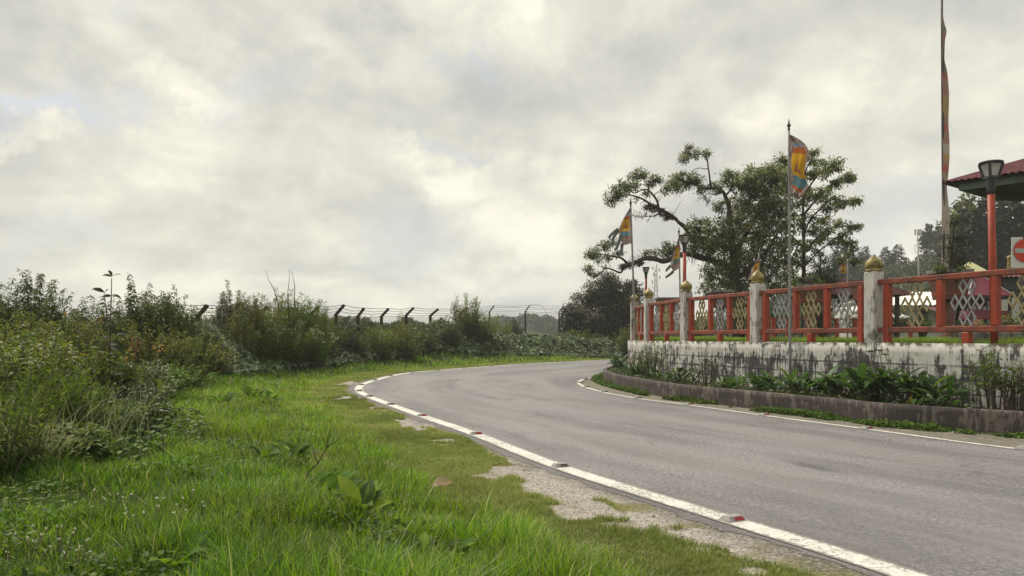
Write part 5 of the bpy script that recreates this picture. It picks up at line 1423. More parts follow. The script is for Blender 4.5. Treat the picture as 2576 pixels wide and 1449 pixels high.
o = link_mesh('hill', np_mesh('hill', np.c_[HX.ravel(), HY.ravel(), hill_l(HX, HY).ravel()], ff, sz, smooth=True), None, MAT_GROUND); tag(o, kind='structure')

def forest(label, n, fx, hfun, leaf, rad, mat=G_FAR):
    P, D, N, R = [], [], [], []
    for i in range(n):
        x, y = fx(); h = float(hfun(np.array([x]), np.array([y]))[0]); r = rad * random.uniform(.6, 1.4); kk = 190
        d = rdir(kk); d[:, 2] = np.abs(d[:, 2]) * 1.2 - .25
        tn_ = random.gauss(0, .15)
        P.append(d * r * RNG.uniform(.75, 1.05, (kk, 1)) + np.array([x, y, h + r * .6])); D.append(rdir(kk) + d * .4); N.append(d + RNG.normal(0, .4, (kk, 3)))
        R.append(np.clip(.35 + tn_ + .35 * d[:, 2] + RNG.normal(0, .15, kk), 0, 1))
    P, D, N, R = map(np.concatenate, (P, D, N, R)); L = leaf * RNG.uniform(.6, 1.3, len(P))
    o = leaves('forest', P, D, N, L, L * .75, R, 'kite', None, mat); tag(o, label, 'forest', kind='stuff')
def fr():
    y = random.uniform(80, 185); u = random.uniform(1880, 2900); return (u - 1288) / F * y, y
def fr_b():
    y = random.uniform(110, 160); u = random.uniform(1600, 1920); return (u - 1288) / F * y, y
forest('hazy mixed forest covering the hill behind the garden', 1100, fr, hill_r, .50, 1.9)
forest('low distant tree line beyond the small lamps', 110, fr_b, hill_r, .5, 1.3)
def fl_():
    y = random.uniform(265, 330); u = random.uniform(-100, 1700); return (u - 1288) / F * y, y
forest('bluish wooded ridge far beyond the fence', 800, fl_, hill_l, .9, 2.4)

# conifers, one mesh each kind, copied
def conifer_proto(kind):
    Hh = 1.0; P, D, N = [], [], []
    rows = 34
    for i in range(rows):
        t = (i + .3) / rows; z = .10 + t * .90; rad = {0: .20, 1: .14, 2: .24}[kind] * (1 - t) ** (.75 if kind != 1 else .55) + .008; nb = max(3, int(26 * (rad / .2) + 2))
        for k in range(nb):
            a = random.uniform(0, 2 * math.pi); rr = rad * random.uniform(.55, 1.15)
            for s_ in (.35, .65, 1.0): 
                P.append((math.cos(a) * rr * s_, math.sin(a) * rr * s_, z - s_ * rr * .35 + random.uniform(-.01, .01))); D.append((math.cos(a + random.gauss(0, .5)), math.sin(a + random.gauss(0, .5)), -.35 + random.gauss(0, .25))); N.append((random.gauss(0, .3), random.gauss(0, .3), 1))
    return P, D, N
def conifer(kind):
    t = thing('conifer', 'x', 'tree', group='conifers on the hill'); P, D, N = conifer_proto(kind); P = np.array(P); n = len(P)
    leaves('crown', P, D, N, RNG.uniform(.035, .075, n), RNG.uniform(.018, .036, n), np.clip(.45 + RNG.normal(0, .25, n), 0, 1), 'kite', t, G_CONIF)
    MB().tube([(0, 0, -.1), (0, 0, .5), (0, 0, .98)], [.016, .01, .002], 6).build('trunk', M_BARK, t); return t
protos = [conifer(0), conifer(1), conifer(2)]; used = set()
CON = [(2115, 600, 2, 120, 'broad conifer just behind the tips of the leafy tree'), (2177, 618, 0, 150, 'pointed conifer on the ridge directly above the second golden finial'), (2162, 632, 2, 145, 'squat conifer touching the taller pointed one above the second finial'), (2228, 619, 0, 150, 'slender conifer midway between the finial and the mast'),
       (2240, 634, 2, 140, 'low conifer leaning against the slender one'), (2260, 613, 0, 150, 'tallest and sharpest conifer on the near ridge, next before the mast'), (2281, 645, 2, 140, 'short conifer at the foot of the steep wooded slope'), (2142, 622, 1, 130, 'narrow conifer between the leafy tree tips and the ridge'), (2200, 640, 2, 135, 'stubby conifer between two pointed ones'),
       (2420, 497, 1, 62, 'tall dark cypress right beside the tall banner'.replace('right ', '')), (2438, 520, 1, 58, 'columnar dark cypress second from the tall banner'), (2462, 488, 2, 64, 'broad dark conifer whose top meets the gazebo ceiling'), (2484, 500, 1, 60, 'dark conifer hidden half behind the large lamp post'),
       (2512, 470, 2, 66, 'tall dark conifer just past the large lamp post'), (2536, 490, 2, 62, 'spreading dark conifer over the gilded ornament'), (2562, 475, 1, 60, 'tall narrow conifer behind the no entry sign'), (2405, 560, 2, 70, 'half-height conifer behind the tall banner'), (2600, 480, 2, 64, 'outermost dark conifer beyond the sign')]
for k, (u, v, kd, z, lab) in enumerate(CON):
    p_ = protos[kd]; o = p_ if kd not in used else copy_tree(p_); used.add(kd)
    x = (u - 1288) / F * z; top = S(u, v, z).z; bz = max(float(hill_r(np.array([x]), np.array([float(z)]))[0]), -1) if z > 90 else TZ - .3
    h = top - bz; wf = {120: 1.5, 150: 1.4}.get(z, 1.2 if z > 100 else 1.0)
    if z < 90: wf = 1.15
    o.location = (x, z, bz); o.scale = (h * wf, h * wf, h); o.rotation_euler = (0, 0, random.uniform(0, 6)); o['label'] = lab
# gnarly hill trees near the mast
for k, (u, v, r, z, lab) in enumerate(((2338, 572, 10, 130, 'wispy bent tree on the ridge just past the telecom mast'), (2325, 590, 9, 130, 'small round tree at the shoulder of the mast'), (2360, 585, 12, 125, 'leaning tree between the mast and the banner'), (2395, 545, 20, 60, 'light green airy tree beside the tall banner, above the conifers'), (2430, 500, 15, 60, 'airy bright treetop just under the gazebo eave'), (2380, 600, 16, 110, 'round tree half covered by the tall banner'))):
    x = (u - 1288) / F * z; bz = float(hill_r(np.array([x]), np.array([float(z)]))[0]) if z > 90 else TZ
    bush_tree('hill_tree', lab, 'tree', z, u, bz, [(u, v, r), (u - r * .9, v + r * 1.2, r * .9), (u + r * .8, v + r * 1.5, r), (u - r * .2, v + r * 2.6, r * 1.3), (u + r * .4, v + r * 4, r * 1.3)], .4 if z > 90 else .2, G_FAR if z > 90 else G_TREE2, .35 if z > 90 else .6, .5, group='broadleaf trees on the hill', sig=.10)

# telecom mast
z = 105; x0 = (2310 - 1288) / F * z; top = S(2308, 578, z).z; bz = float(hill_r(np.array([x0]), np.array([float(z)]))[0])
ms_ = thing('telecom_mast', 'slim pale telecom mast with panel antennas on the wooded ridge', 'mast', (x0, z, bz))
MB().tube([(0.15, 0, 0), (0, 0, (top - bz) * .6), (-.12, 0, top - bz)], [.15, .12, .09], 8).build('pole', M_PALEM, ms_)
for dx, a in ((-.48, 0), (.34, 0), (.05, 0)):
    MB().box((dx, -.1, top - bz - .35), (.22, .14, .85), bev=.02).build('antenna', M_PALEM, ms_)
MB().beam((-.5, 0, top - bz - .5), (.4, 0, top - bz - .5), .07, .07).beam((-.5, 0, top - bz - 2.2), (.6, 0, top - bz - 2.2), .06, .06).beam((-.45, 0, top - bz - 2.2), (-.45, 0, top - bz - 3.4), .06, .06).build('bracket', M_PALEM, ms_)
z = 260; x0 = (1650 - 1288) / F * z; top = S(1650, 668, z).z
lt = thing('lattice_tower', 'faint lattice communication tower far behind the small lamps', 'tower', (x0, z, -2)); hh_ = top + 2; mb = MB()
for a in range(4):
    ca, sa = math.cos(a * math.pi / 2 + .6), math.sin(a * math.pi / 2 + .6); mb.tube([(1.9 * ca, 1.9 * sa, 0), (.55 * ca, .55 * sa, hh_ * .8), (.5 * ca, .5 * sa, hh_ * .97)], .17, 4)
for k in range(16):
    t0, t1 = k / 16, (k + 1) / 16; w0, w1 = 1.9 - 1.4 * min(t0 * 1.2, 1), 1.9 - 1.4 * min(t1 * 1.2, 1)
    for a in range(4):
        a0, a1 = a * math.pi / 2 + .6, (a + 1) * math.pi / 2 + .6; mb.tube([(w0 * math.cos(a0), w0 * math.sin(a0), hh_ * t0 * .97), (w1 * math.cos(a1), w1 * math.sin(a1), hh_ * t1 * .97)], .09, 3)
mb.build('frame', M_PALEM, lt)
for dx, dz_ in ((-1.2, -1), (1.1, -1.6), (-.9, -3.2), (1.3, -4.2), (-1.3, -5.8), (.2, -.3)): MB().box((dx, -.4, hh_ + dz_), (.4, .3, 1.3), bev=.05).build('antenna', M_PALEM, lt)
MB().lathe([(.02, 0), (.6, .15), (.62, .2)], 12, (-1.2, -.6, hh_ - 8)).build('dish', M_PALEM, lt)

# ================================================================== hedge along the fence
def weed_shrub(name, label, u, vtop, z, R, n_st, leafL, mat, kind='spike', per=46, ratio=.28, group='tall weeds and shrubs along the fence', lean=.0, fill=1.0, smat=None, flowers_=None, base_h=None, templ='kite', lowcut=.08):
    x = (u - 1288) / F * z; h0 = H1(x, z) if base_h is None else base_h; Ht = E + (850 - vtop) / F * z - h0
    t = thing(name, label, 'shrub', (x, z, h0 - .02), group=group); mb = MB(); lf = Leafy(); fl = Leafy()
    for k in range(n_st):
        a = random.uniform(0, 2 * math.pi); rr = R * math.sqrt(random.random()); hs = Ht * (1.0 if k == 0 else random.uniform(.68, 1.0) * (1 - .18 * (rr / R) ** 2))
        if k == 0: rr = 0
        tx_, ty_ = rr * math.cos(a), rr * math.sin(a) * .8; bx_, by_ = tx_ * .45, ty_ * .45
        ln = random.uniform(-.12, .12) * hs
        pts = [Vector((bx_, by_, 0)), Vector((bx_ + (tx_ - bx_) * .3, by_ + (ty_ - by_) * .3, hs * .35)), Vector((tx_ * .85, ty_ * .85, hs * .72)), Vector((tx_ + ln * .5 + lean, ty_, hs))]
        mb.tube(pts, [.012, .010, .007, .003], 4, cap=False)
        n = int(per * fill * hs / 1.8); s_ = np.sort(RNG.uniform(lowcut, 1, n)) ** .85
        A = np.array([list(p) for p in pts]); P = np.c_[np.interp(s_, [0, .35, .72, 1], A[:, 0]), np.interp(s_, [0, .35, .72, 1], A[:, 1]), np.interp(s_, [0, .35, .72, 1], A[:, 2])]
        ang = RNG.uniform(0, 2 * np.pi, n)
        sh_ = RNG.uniform(0, 1, n) * (.22 if kind == 'bush' else .12) * (1.15 - s_)
        if kind == 'feather': sh_ = RNG.uniform(0, 1, n) * .35 * (1.1 - s_)
        O = np.c_[np.cos(ang), np.sin(ang), np.zeros(n)]
        P = P + O * sh_[:, None] + np.c_[np.zeros(n), np.zeros(n), sh_ * .5]
        up = {'spike': -.45, 'bush': .05, 'feather': .9, 'up': .7}[kind]
        D = O + np.c_[np.zeros((n, 2)), up + RNG.normal(0, .35, n)]
        N = np.c_[RNG.normal(0, .3, (n, 2)), np.ones(n)] + (O * .5 if kind == 'feather' else 0)
        lf.add(P, D, N, np.clip(.35 + .35 * s_ + RNG.normal(0, .2, n), 0, 1), leafL * (1.15 - .5 * s_))
        if flowers_ and random.random() < flowers_[1]:
            q = A[-1]; nf = flowers_[3]; fp = q + RNG.normal(0, .05, (nf, 3)) * np.array([1, 1, .6]); fl.add(fp, rdir(nf) + [0, 0, .5], rdir(nf), RNG.random(nf), flowers_[2])
    lf.build('foliage', mat, t, ratio, templ, True)
    mb.v = [tuple(v) for v in mb.v]; mb.build('stems', smat or M_DSTEM, t)
    if fl.P: fl.build('blossoms', flowers_[0], t, .8, local=True)
    return t
WH = (G_WHITE, .8, .035, 8)
HD = [
 # u, vtop, z, R, nst, leaf, mat, kind, per, label
 (-60, 690, 14.0, 1.3, 34, .11, G_DARK, 'spike', 60, 'dark drooping weed at the very edge of the hedge'),
 (20, 695, 14.5, .8, 24, .10, G_DARK, 'spike', 60, 'dark weed with drooping leaves at the start of the hedge'),
 (68, 672, 15.0, .75, 24, .11, G_DARK, 'spike', 62, 'tall dark weed with star-like leaf tops, first high peak of the hedge'),
 (130, 700, 15.6, .7, 20, .11, G_DARK, 'spike', 60, 'single-spiked dark weed between the first two dips of the hedge'),
 (60, 775, 13.2, 1.1, 34, .10, G_OLIVE, 'spike', 66, 'olive brown feathery weed in front of the first high peak'),
 (170, 785, 13.6, 1.0, 34, .10, G_OLIVE, 'spike', 66, 'olive shaggy weed filling the hedge under its first dip'),
 (205, 745, 16.0, .9, 24, .09, G_DARK, 'bush', 60, 'low dark bush in the first dip of the hedge'),
 (275, 742, 16.6, .8, 26, .09, G_DARK, 'bush', 60, 'dark green bush directly behind the tall broadleaf stalk'),
 (340, 686, 17.0, .8, 20, .12, G_DARK, 'spike', 66, 'tallest tapering weed, a drooping cone just past the broadleaf stalk'),
 (372, 706, 17.4, .5, 12, .11, G_DARK, 'spike', 60, 'thin tapering weed leaning on the tallest cone'),
 (420, 735, 17.6, .7, 18, .11, G_DARK, 'spike', 62, 'dark weed between the tall cone and the twin spires'),
 (440, 712, 18.2, .7, 18, .11, G_DARK, 'spike', 62, 'twin-spired dark weed before the first fence post'),
 (330, 800, 15.5, 1.2, 38, .10, G_OLIVE, 'spike', 66, 'broad olive weed below the tallest cone'),
 (430, 810, 16.5, 1.1, 34, .10, G_OLIVE, 'spike', 66, 'broad olive weed below the twin spires'),
 (462, 765, 19.6, .45, 12, .10, G_DARK, 'spike', 58, 'small dark weed closest to the first fence post'),
 (545, 755, 25.5, .8, 16, .10, G_OLIVE, 'bush', 44, 'thin brownish shrub between the first two fence posts'),
 (580, 706, 24.6, .5, 16, .12, G_DARK, 'up', 56, 'dark upright shrub with small stacked leaves hiding the second fence post'),
 (612, 735, 24.9, .7, 20, .11, G_DARK, 'up', 56, 'dark shrub on the shoulder of the upright one'),
 (640, 735, 23.4, .9, 24, .11, G_OLIVE, 'up', 50, 'wispy olive shrub beside the dark upright one'),
 (690, 722, 24.0, 1.0, 26, .12, G_OLIVE, 'feather', 50, 'airy pale-topped grass-like shrub in the middle of the hedge'),
 (730, 728, 24.4, 1.0, 26, .12, G_MID, 'feather', 50, 'arching green shrub below the two long bare shoots'),
 (765, 735, 25.2, .9, 22, .13, G_MID, 'feather', 48, 'feathery green shrub at the far shoulder of the high hedge'),
 (800, 762, 26.5, .8, 18, .12, G_OLIVE, 'feather', 46, 'sparse feathery shrub before the hedge drops'),
 (700, 790, 21.8, 1.1, 34, .10, G_MID, 'up', 56, 'bright green shrub dotted with small cream flowers'),
 (770, 815, 23.0, .9, 26, .10, G_MID, 'up', 56, 'green shrub with pale flower specks beside the brighter one'),
 (620, 800, 20.8, 1.0, 28, .10, G_OLIVE, 'bush', 60, 'olive bush under the second fence post'),
 (525, 852, 20.0, .8, 22, .10, G_OLIVE, 'bush', 60, 'olive bush under the first fence post'),
 (830, 800, 27.2, .8, 20, .11, G_MID, 'feather', 50, 'green feathery shrub ending the high hedge'),
 (880, 812, 29.5, .9, 20, .12, G_DARK, 'bush', 50, 'dark low bush past the sixth fence post'),
 (930, 792, 31.5, .6, 14, .13, G_DARK, 'bush', 46, 'dark ragged bush touching the seventh slanted post'),
 (950, 818, 30.5, 1.0, 22, .13, G_OLIVE, 'bush', 50, 'yellowish bush under the eighth fence post'),
 (1005, 785, 33.5, .8, 14, .13, G_OLIVE, 'feather', 40, 'thin seeding weed beside the ninth fence post'),
 (1020, 815, 32.5, 1.1, 22, .13, G_OLIVE, 'bush', 50, 'yellow-green bush at the foot of the ninth fence post'),
 (1060, 812, 35.0, 1.0, 22, .14, G_DARK, 'bush', 50, 'dark bush between the ninth and tenth posts'),
 (1120, 790, 36.5, .9, 20, .14, G_DARK, 'bush', 46, 'dark bush just past the tenth post'),
 (1170, 738, 38.5, 1.0, 20, .17, G_OLIVE, 'feather', 52, 'tall feathery plumed shrub rising above the eleventh post'),
 (1195, 775, 39.0, 1.5, 34, .15, G_OLIVE, 'bush', 56, 'wide olive bush below the tall feathery plumes'),
 (1250, 800, 41.5, 1.0, 22, .15, G_OLIVE, 'bush', 50, 'olive bush at the far side of the plumed shrub'),
 (1292, 796, 46.5, .7, 20, .16, G_DARK, 'spike', 56, 'small dark conical bush seen through the chain mesh'),
 (1290, 850, 43.0, 1.2, 24, .14, G_MID, 'bush', 50, 'low green bush under the small conical one'),
 (1350, 852, 44.5, 1.2, 24, .14, G_MID, 'bush', 50, 'low green bush between the last two fence posts'),
 (1430, 825, 46.0, 1.2, 26, .14, G_MID, 'bush', 54, 'green bush at the last fence post'),
 (1480, 828, 46.5, 1.1, 24, .14, G_MID, 'bush', 54, 'bright green bush in front of the round dark tree'),
 (1530, 838, 46.5, 1.0, 22, .14, G_MID, 'bush', 50, 'low green bush near the end of the wall'),
 (1585, 815, 44.0, 1.0, 22, .14, G_OLIVE, 'bush', 50, 'brownish bush just behind the end of the retaining wall'),
 (1400, 850, 43.0, 1.0, 20, .14, G_OLIVE, 'bush', 50, 'low olive bush on the far grassy bank'),
]
for i, (u, v, z, R, ns, L, mt, kd, per, lab) in enumerate(HD):
    if 540 < u < 860 and v > 785: z += 2.2
    elif 640 < u < 860: z += 1.2
    fl = WH if ('flower' in lab) else ((G_WHITE, .35, .03, 5) if u > 1420 and mt is G_MID else None)
    weed_shrub('shrub', lab, u, v, z, R * (1.12 if u < 860 else 1), int(ns * (1.75 if u < 860 else 1.3)), L * 1.25, mt, kd, per, .30 if kd != 'feather' else .16, flowers_=fl, fill=2.3)
# two long bare shoots over the hedge
for (u, v0, v1, lab) in ((1030, 0, 0, ''),):
    pass
for k, (pts, lab) in enumerate((([(725, 760), (724, 735), (728, 700), (727, 676)], 'long bare curving shoot above the hedge, the straighter of the pair'), ([(740, 760), (742, 725), (738, 700), (732, 680)], 'long bare shoot above the hedge bending towards its twin'),
                                 ([(700, 765), (690, 730), (676, 705), (668, 680)], 'forked thin shoot leaning off the middle of the hedge'))):
    P = [S(u, v, 24.5) for u, v in pts]; g0 = Vector((P[0].x, 24.5, H1(P[0].x, 24.5)))
    o = MB().tube([g0] + P, [.02, .016, .012, .008, .005], 5).world('bare_shoot', M_DSTEM); tag(o, lab, 'shoot', 'bare shoots over the hedge')

# vine and creeper cover on the bank
def creeper():
    FRONT = HEDGE[5:]; n = 62000
    q = RNG.random(n) ** 1.0 * (len(FRONT) - 1); i = np.minimum(q.astype(int), len(FRONT) - 2); f = q - i
    c_ = FRONT[i] * (1 - f[:, None]) + FRONT[i + 1] * f[:, None]; dr = FRONT[i + 1] - FRONT[i]; L = np.linalg.norm(dr, axis=1); nn = np.c_[-dr[:, 1] / L, dr[:, 0] / L]
    t = RNG.random(n) ** .8; dep = 3.2
    x = c_[:, 0] + nn[:, 0] * t * dep; y = c_[:, 1] + nn[:, 1] * t * dep
    lump = vnoise(x, y, .9, 101, 3); front = (vnoise(x, y, .6, 103, 2) - .5) * .5
    hgt = (.28 + 1.15 * sstep(.0, .6, t + front * .3)) * (.5 + 1.0 * lump) * (1 - .45 * sstep(36, 42, y))
    zz_ = H(x, y) + hgt * np.where(RNG.random(n) < .65, 1 - .15 * RNG.random(n), RNG.random(n))
    k = (y < 47) & (x < 8); x, y, zz_, lump = x[k], y[k], zz_[k], lump[k]; n = len(x)
    D = np.c_[RNG.normal(.5, .6, n), RNG.normal(-.8, .6, n), RNG.normal(-.5, .35, n)]; N = np.c_[RNG.normal(.1, .4, n), RNG.normal(-.55, .4, n), np.full(n, .8)]
    L = np.maximum(.10, y * .0054) * RNG.uniform(.6, 1.3, n)
    o = leaves('creeper', np.c_[x, y, zz_], D, N, L, L * .75, np.clip(.3 + .5 * lump + RNG.normal(0, .25, n), 0, 1), 'heart', None, G_VINE)
    tag(o, 'heart-leaved creeper smothering the bank along the fence', 'creeper', kind='stuff')
creeper()

# ---------------- near mass of weeds at the grass edge
NM = [(-40, 790, 8.6, 1.1, 44, .10, G_MID, 'bush'), (60, 815, 8.2, .9, 44, .10, G_OLIVE, 'bush'), (150, 840, 8.6, .8, 40, .10, G_OLIVE, 'up'), (240, 865, 8.9, .7, 38, .10, G_MID, 'up'), (320, 905, 8.8, .55, 26, .10, G_DARK, 'bush'),
      (20, 880, 7.0, .9, 44, .08, G_MID, 'up'), (130, 925, 7.2, .7, 38, .09, G_MID, 'up'), (220, 985, 7.6, .6, 30, .09, G_MID, 'bush'), (300, 1000, 8.0, .5, 26, .10, G_DARK, 'bush'),
      (-30, 970, 6.0, .7, 36, .075, G_MID, 'up'), (70, 1040, 6.2, .6, 34, .075, G_PALE, 'feather'), (170, 1060, 6.6, .5, 30, .075, G_MID, 'bush'), (-60, 800, 11, 1.3, 44, .1, G_OLIVE, 'spike'), (80, 850, 10.8, 1.1, 40, .1, G_OLIVE, 'spike'), (200, 870, 11.2, 1.0, 38, .1, G_OLIVE, 'spike'), (310, 880, 12, .9, 34, .1, G_DARK, 'bush'), (380, 905, 13.5, .9, 34, .11, G_MID, 'bush'), (440, 900, 15.0, .9, 34, .11, G_MID, 'bush')]
NL = ['outermost leafy weed clump at the edge of the frame', 'olive leafy weed tuft behind the low clump', 'olive shaggy clump around the yellow-flowered stalk', 'green leafy clump behind the broadleaf stalk', 'dark leafy clump beside the second stalk',
      'green wiry tangle in front at the frame edge', 'green tangle under the yellow-flowered stalk', 'mid green clump in front of the broadleaf stalk', 'dark clump at the foot of the broadleaf stalk',
      'lowest green clump at the frame edge above the grass', 'pale fine-leaved clump low beside the grass', 'low green clump nearest the grass below the stalks', 'olive shaggy weed at the frame edge, second row', 'olive shaggy weed in the second row behind the pale tuft', 'olive shaggy weed in the second row behind the yellow flowers', 'dark bush in the second row behind the broadleaf stalk', 'green ivy-like bush between the stalks and the hedge', 'green ivy-like bush with yellow flowers at the start of the bank']
for (u, v, z, R, ns, L, mt, kd), lab in zip(NM, NL):
    weed_shrub('weed_clump', lab, u, v, z, R, ns, L * (1.25 if z < 7 else 1), mt, kd, 120 if z < 10 else 90, (.62 if z < 7 else .45) if kd == 'bush' else .16, group='weed clumps at the near grass edge', fill=1.5, smat=M_STEM, templ=('heart' if z < 7 else 'leaf') if kd == 'bush' else 'kite', base_h=None, lowcut=.0)

def stalk(name, label, path, z, nodes_, r, mat=G_BIG, ratio=.44, smat=None, top=None, cat='plant', grp=None):
    """single tall plant: stem through photo points, big leaves at given nodes"""
    P = [S(u, v, z) for u, v in path]; g0 = Vector((P[-1].x, z, H1(P[-1].x, z) - .02)); P.append(g0)
    t = thing(name, label, cat, g0, group=grp); A = np.array([list(p) for p in P]); s_ = np.r_[0, np.cumsum(np.linalg.norm(np.diff(A, axis=0), axis=1))]
    part(MB().tube([Vector(a) for a in A], [r * (.4 + .6 * s / s_[-1]) for s in s_], 7), 'stem', smat or M_DSTEM, t)
    Pn, Dn, Nn, L, Rn = [], [], [], [], []
    for (v, ang, L_, lift) in nodes_:
        zz_ = S(0, v, z).z; i = np.interp(zz_, A[::-1, 2], A[::-1, 0]); yy = z
        a = math.radians(ang); Pn.append((i, yy, zz_)); Dn.append((math.cos(a), -math.sin(a) * .6, lift)); Nn.append((-.5 * math.cos(a), -.6 + random.uniform(-.5, .4), .8)); L.append(L_ * random.uniform(.75, .95)); Rn.append(random.uniform(.1, .8))
    if name == 'broadleaf_stalk':        # crowded lower leaves
        v1 = path[-1][1]
        for k in range(26):
            v = random.uniform(v1 - 190, v1 + 40); a = random.uniform(0, 2 * math.pi); zz_ = S(0, v, z).z; i = np.interp(zz_, A[::-1, 2], A[::-1, 0]); Pn.append((i + random.gauss(0, .05), z + random.gauss(0, .06), zz_))
            Dn.append((math.cos(a), -math.sin(a) * .6, random.uniform(-.8, .2))); Nn.append((-.5 * math.cos(a), -.7 + random.uniform(-.5, .4), .8)); L.append(random.uniform(.12, .22)); Rn.append(random.random())
    Pn = np.array(Pn) - np.array(t.location); leaves('foliage', Pn, Dn, Nn, np.array(L), np.array(L) * ratio, np.array(Rn), 'long', t, mat, smooth=True)
    if top: 
        fl = Leafy()
        for (u, v, rr, n, sz_) in top[1]: fl.cluster(S(u, v, z), rr * .8, max(2, n // 2), 4, sz_ * .7, sig=.009, droop=0)
        fl.build('blossoms', top[0], t, .7)
    return t
PZ = 8.8
st = stalk('broadleaf_stalk', 'tallest dark stalk with big opposite leaves standing up against the sky', [(281, 700), (280, 740), (278, 800), (276, 880), (275, 960), (277, 1060)], PZ,
      [(696, 20, .14, .5), (696, 165, .16, .35), (694, 90, .12, .9), (742, 10, .15, -.1), (745, 170, .12, .1), (790, 30, .16, .2), (840, 0, .24, .25), (846, 175, .17, -.1), (872, 10, .22, -.2), (875, 190, .18, -.1),
       (905, 200, .2, -.1), (912, -30, .15, -.3), (940, 15, .26, .2), (950, 175, .24, .2), (985, -10, .24, .0), (990, 185, .26, .0), (1000, 150, .22, -.3), (1030, 10, .26, -.2), (1035, 170, .26, -.3), (1060, 40, .24, -.4), (1070, -20, .22, -.5), (1050, 210, .24, -.4), (1085, 0, .24, -.5), (1090, 190, .22, -.5), (1020, 260, .2, -.5), (1075, 280, .2, -.6)], .012)
stalk('broadleaf_stalk', 'brownish side stalk leaning on the tallest stalk, with a rusty leaf near its top', [(262, 735), (266, 770), (270, 820), (274, 900), (277, 1000)], PZ - .05,
      [(735, 150, .17, .45), (738, 60, .12, .5), (752, 200, .12, -.1), (765, 175, .14, .1), (770, 20, .10, .1), (800, 190, .1, 0)], .009)
stalk('broadleaf_stalk', 'shorter dark stalk topped by rusty blooms beside the tallest one', [(343, 855), (342, 900), (341, 960), (342, 1040), (343, 1110)], PZ - .1,
      [(960, 170, .2, .1), (965, 10, .16, -.2), (1005, 20, .2, .1), (1010, 180, .2, -.1), (1040, 0, .22, .2), (1045, 200, .22, -.2), (1075, 15, .22, -.4), (1080, 170, .22, -.4), (1100, 40, .2, -.6), (1105, 220, .2, -.5), (1030, -40, .2, -.4), (1060, 260, .2, -.6)], .010,
      top=(G_RUST, [(342, 858, .06, 16, .03), (344, 880, .05, 14, .03), (340, 900, .04, 10, .03), (335, 870, .03, 8, .03)]))
stalk('broadleaf_stalk', 'small stalk with round dark leaves hanging at the grass edge', [(386, 1015), (387, 1045), (386, 1080), (382, 1110)], PZ - .3,
      [(1030, 5, .20, .15), (1018, 170, .15, .2), (1050, 200, .13, -1.2), (1065, -50, .12, -1.2), (1015, 60, .14, .4), (1080, 10, .2, -.7), (1100, 190, .18, -.6), (1115, 0, .2, -.7)], .007)
stalk('yellow_flower_plant', 'thin branching stalk with orange-yellow flowers over a dark shrivelled leaf', [(232, 810), (226, 850), (223, 900), (222, 960), (222, 1040)], PZ - .2,
      [(875, 20, .12, .3), (865, 160, .1, .3), (900, 190, .14, .1), (930, 10, .16, .2), (935, 170, .16, .2), (960, 190, .2, -.4), (965, 20, .2, -.4)], .006, G_MID, .35, M_STEM, top=(G_YEL, [(164, 791, .03, 6, .03), (255, 801, .025, 5, .03), (257, 811, .02, 5, .03), (205, 858, .02, 3, .025), (216, 895, .05, 7, .035)]))
P = [S(222, 880, PZ - .2), S(205, 845, PZ - .2), S(185, 815, PZ - .2), S(164, 793, PZ - .2)]
o = MB().tube(P, [.005, .004, .004, .003], 5).tube([S(224, 860, PZ - .2), S(240, 830, PZ - .2), S(256, 806, PZ - .2)], [.004, .004, .003], 5).world('flower_twig', M_STEM); tag(o, 'thin green twigs carrying the orange-yellow flowers', 'twig')
stalk('yellow_flower_plant', 'yellow-flowered weed in front of the dark ivy bank', [(398, 880), (392, 910), (388, 950), (386, 990)], 9.6, [(905, 10, .12, .2), (930, 180, .14, .1), (955, 0, .16, -.1), (960, 190, .16, -.1)], .005, G_MID, .35, M_STEM,
      top=(G_YEL, [(390, 872, .04, 9, .03), (406, 868, .04, 9, .03), (412, 878, .03, 6, .03), (398, 885, .03, 6, .03)]))
stalk('yellow_flower_plant', 'yellow-green flowering weed between the two broadleaf stalks', [(325, 885), (318, 920), (312, 960), (310, 1000)], 8.7, [(920, 10, .12, .3), (925, 170, .12, .3), (950, 20, .16, .2)], .005, G_MID, .35, M_STEM,
      top=(G_YEL, [(322, 878, .03, 6, .028), (312, 905, .04, 6, .028), (335, 895, .03, 5, .028)]))
# wiry pale grass-like stalks among the clumps
def wiry():
    n = 1100; x = []; 
    u = RNG.uniform(-60, 400, n); z = RNG.uniform(5.6, 9.2, n); xx = (u - 1288) / F * z; d, hd = grass_area(xx, z); k = hd > -.4
    xx, z = xx[k], z[k]; n = len(xx)
    o = blades('tall_grass', xx, z, H(xx, z), RNG.uniform(.3, .95, n), RNG.uniform(.006, .010, n), RNG.uniform(.2, .9, n), RNG.uniform(.5, 1, n), G_PALE, 4)
    tag(o, 'wiry pale stalks tangled through the weed clumps', 'grass', kind='stuff')
wiry()
# low leafy weeds spread before the clumps, at their foot
def low_weeds():
    n = 15000; u = RNG.uniform(-120, 700, n); z = RNG.uniform(4.2, 9.5, n); x = (u - 1288) / F * z
    _, hd = grass_area(x, z); k = (hd > -.45 + .9 * (vnoise(x, z, 1.2, 120, 3) - .6)) & (hd < .8); x, z, hd = x[k], z[k], hd[k]; n = len(x)
    zz_ = H(x, z) + RNG.random(n) * (.12 + .35 * sstep(-.8, .6, hd)) * (.5 + vnoise(x, z, 2, 121, 2))
    D = np.c_[RNG.normal(0, 1, (n, 2)), RNG.normal(-.1, .4, n)]; N = np.c_[RNG.normal(0, .4, n), RNG.normal(-.3, .4, n), np.ones(n)]; L = RNG.uniform(.03, .075, n)
    o = leaves('low_weeds', np.c_[x, z, zz_], D, N, L, L * .75, np.clip(RNG.normal(.5, .25, n), 0, 1), 'heart', None, G_MID); tag(o, 'low round-leaved weeds at the foot of the weed clumps', 'weeds', kind='stuff')
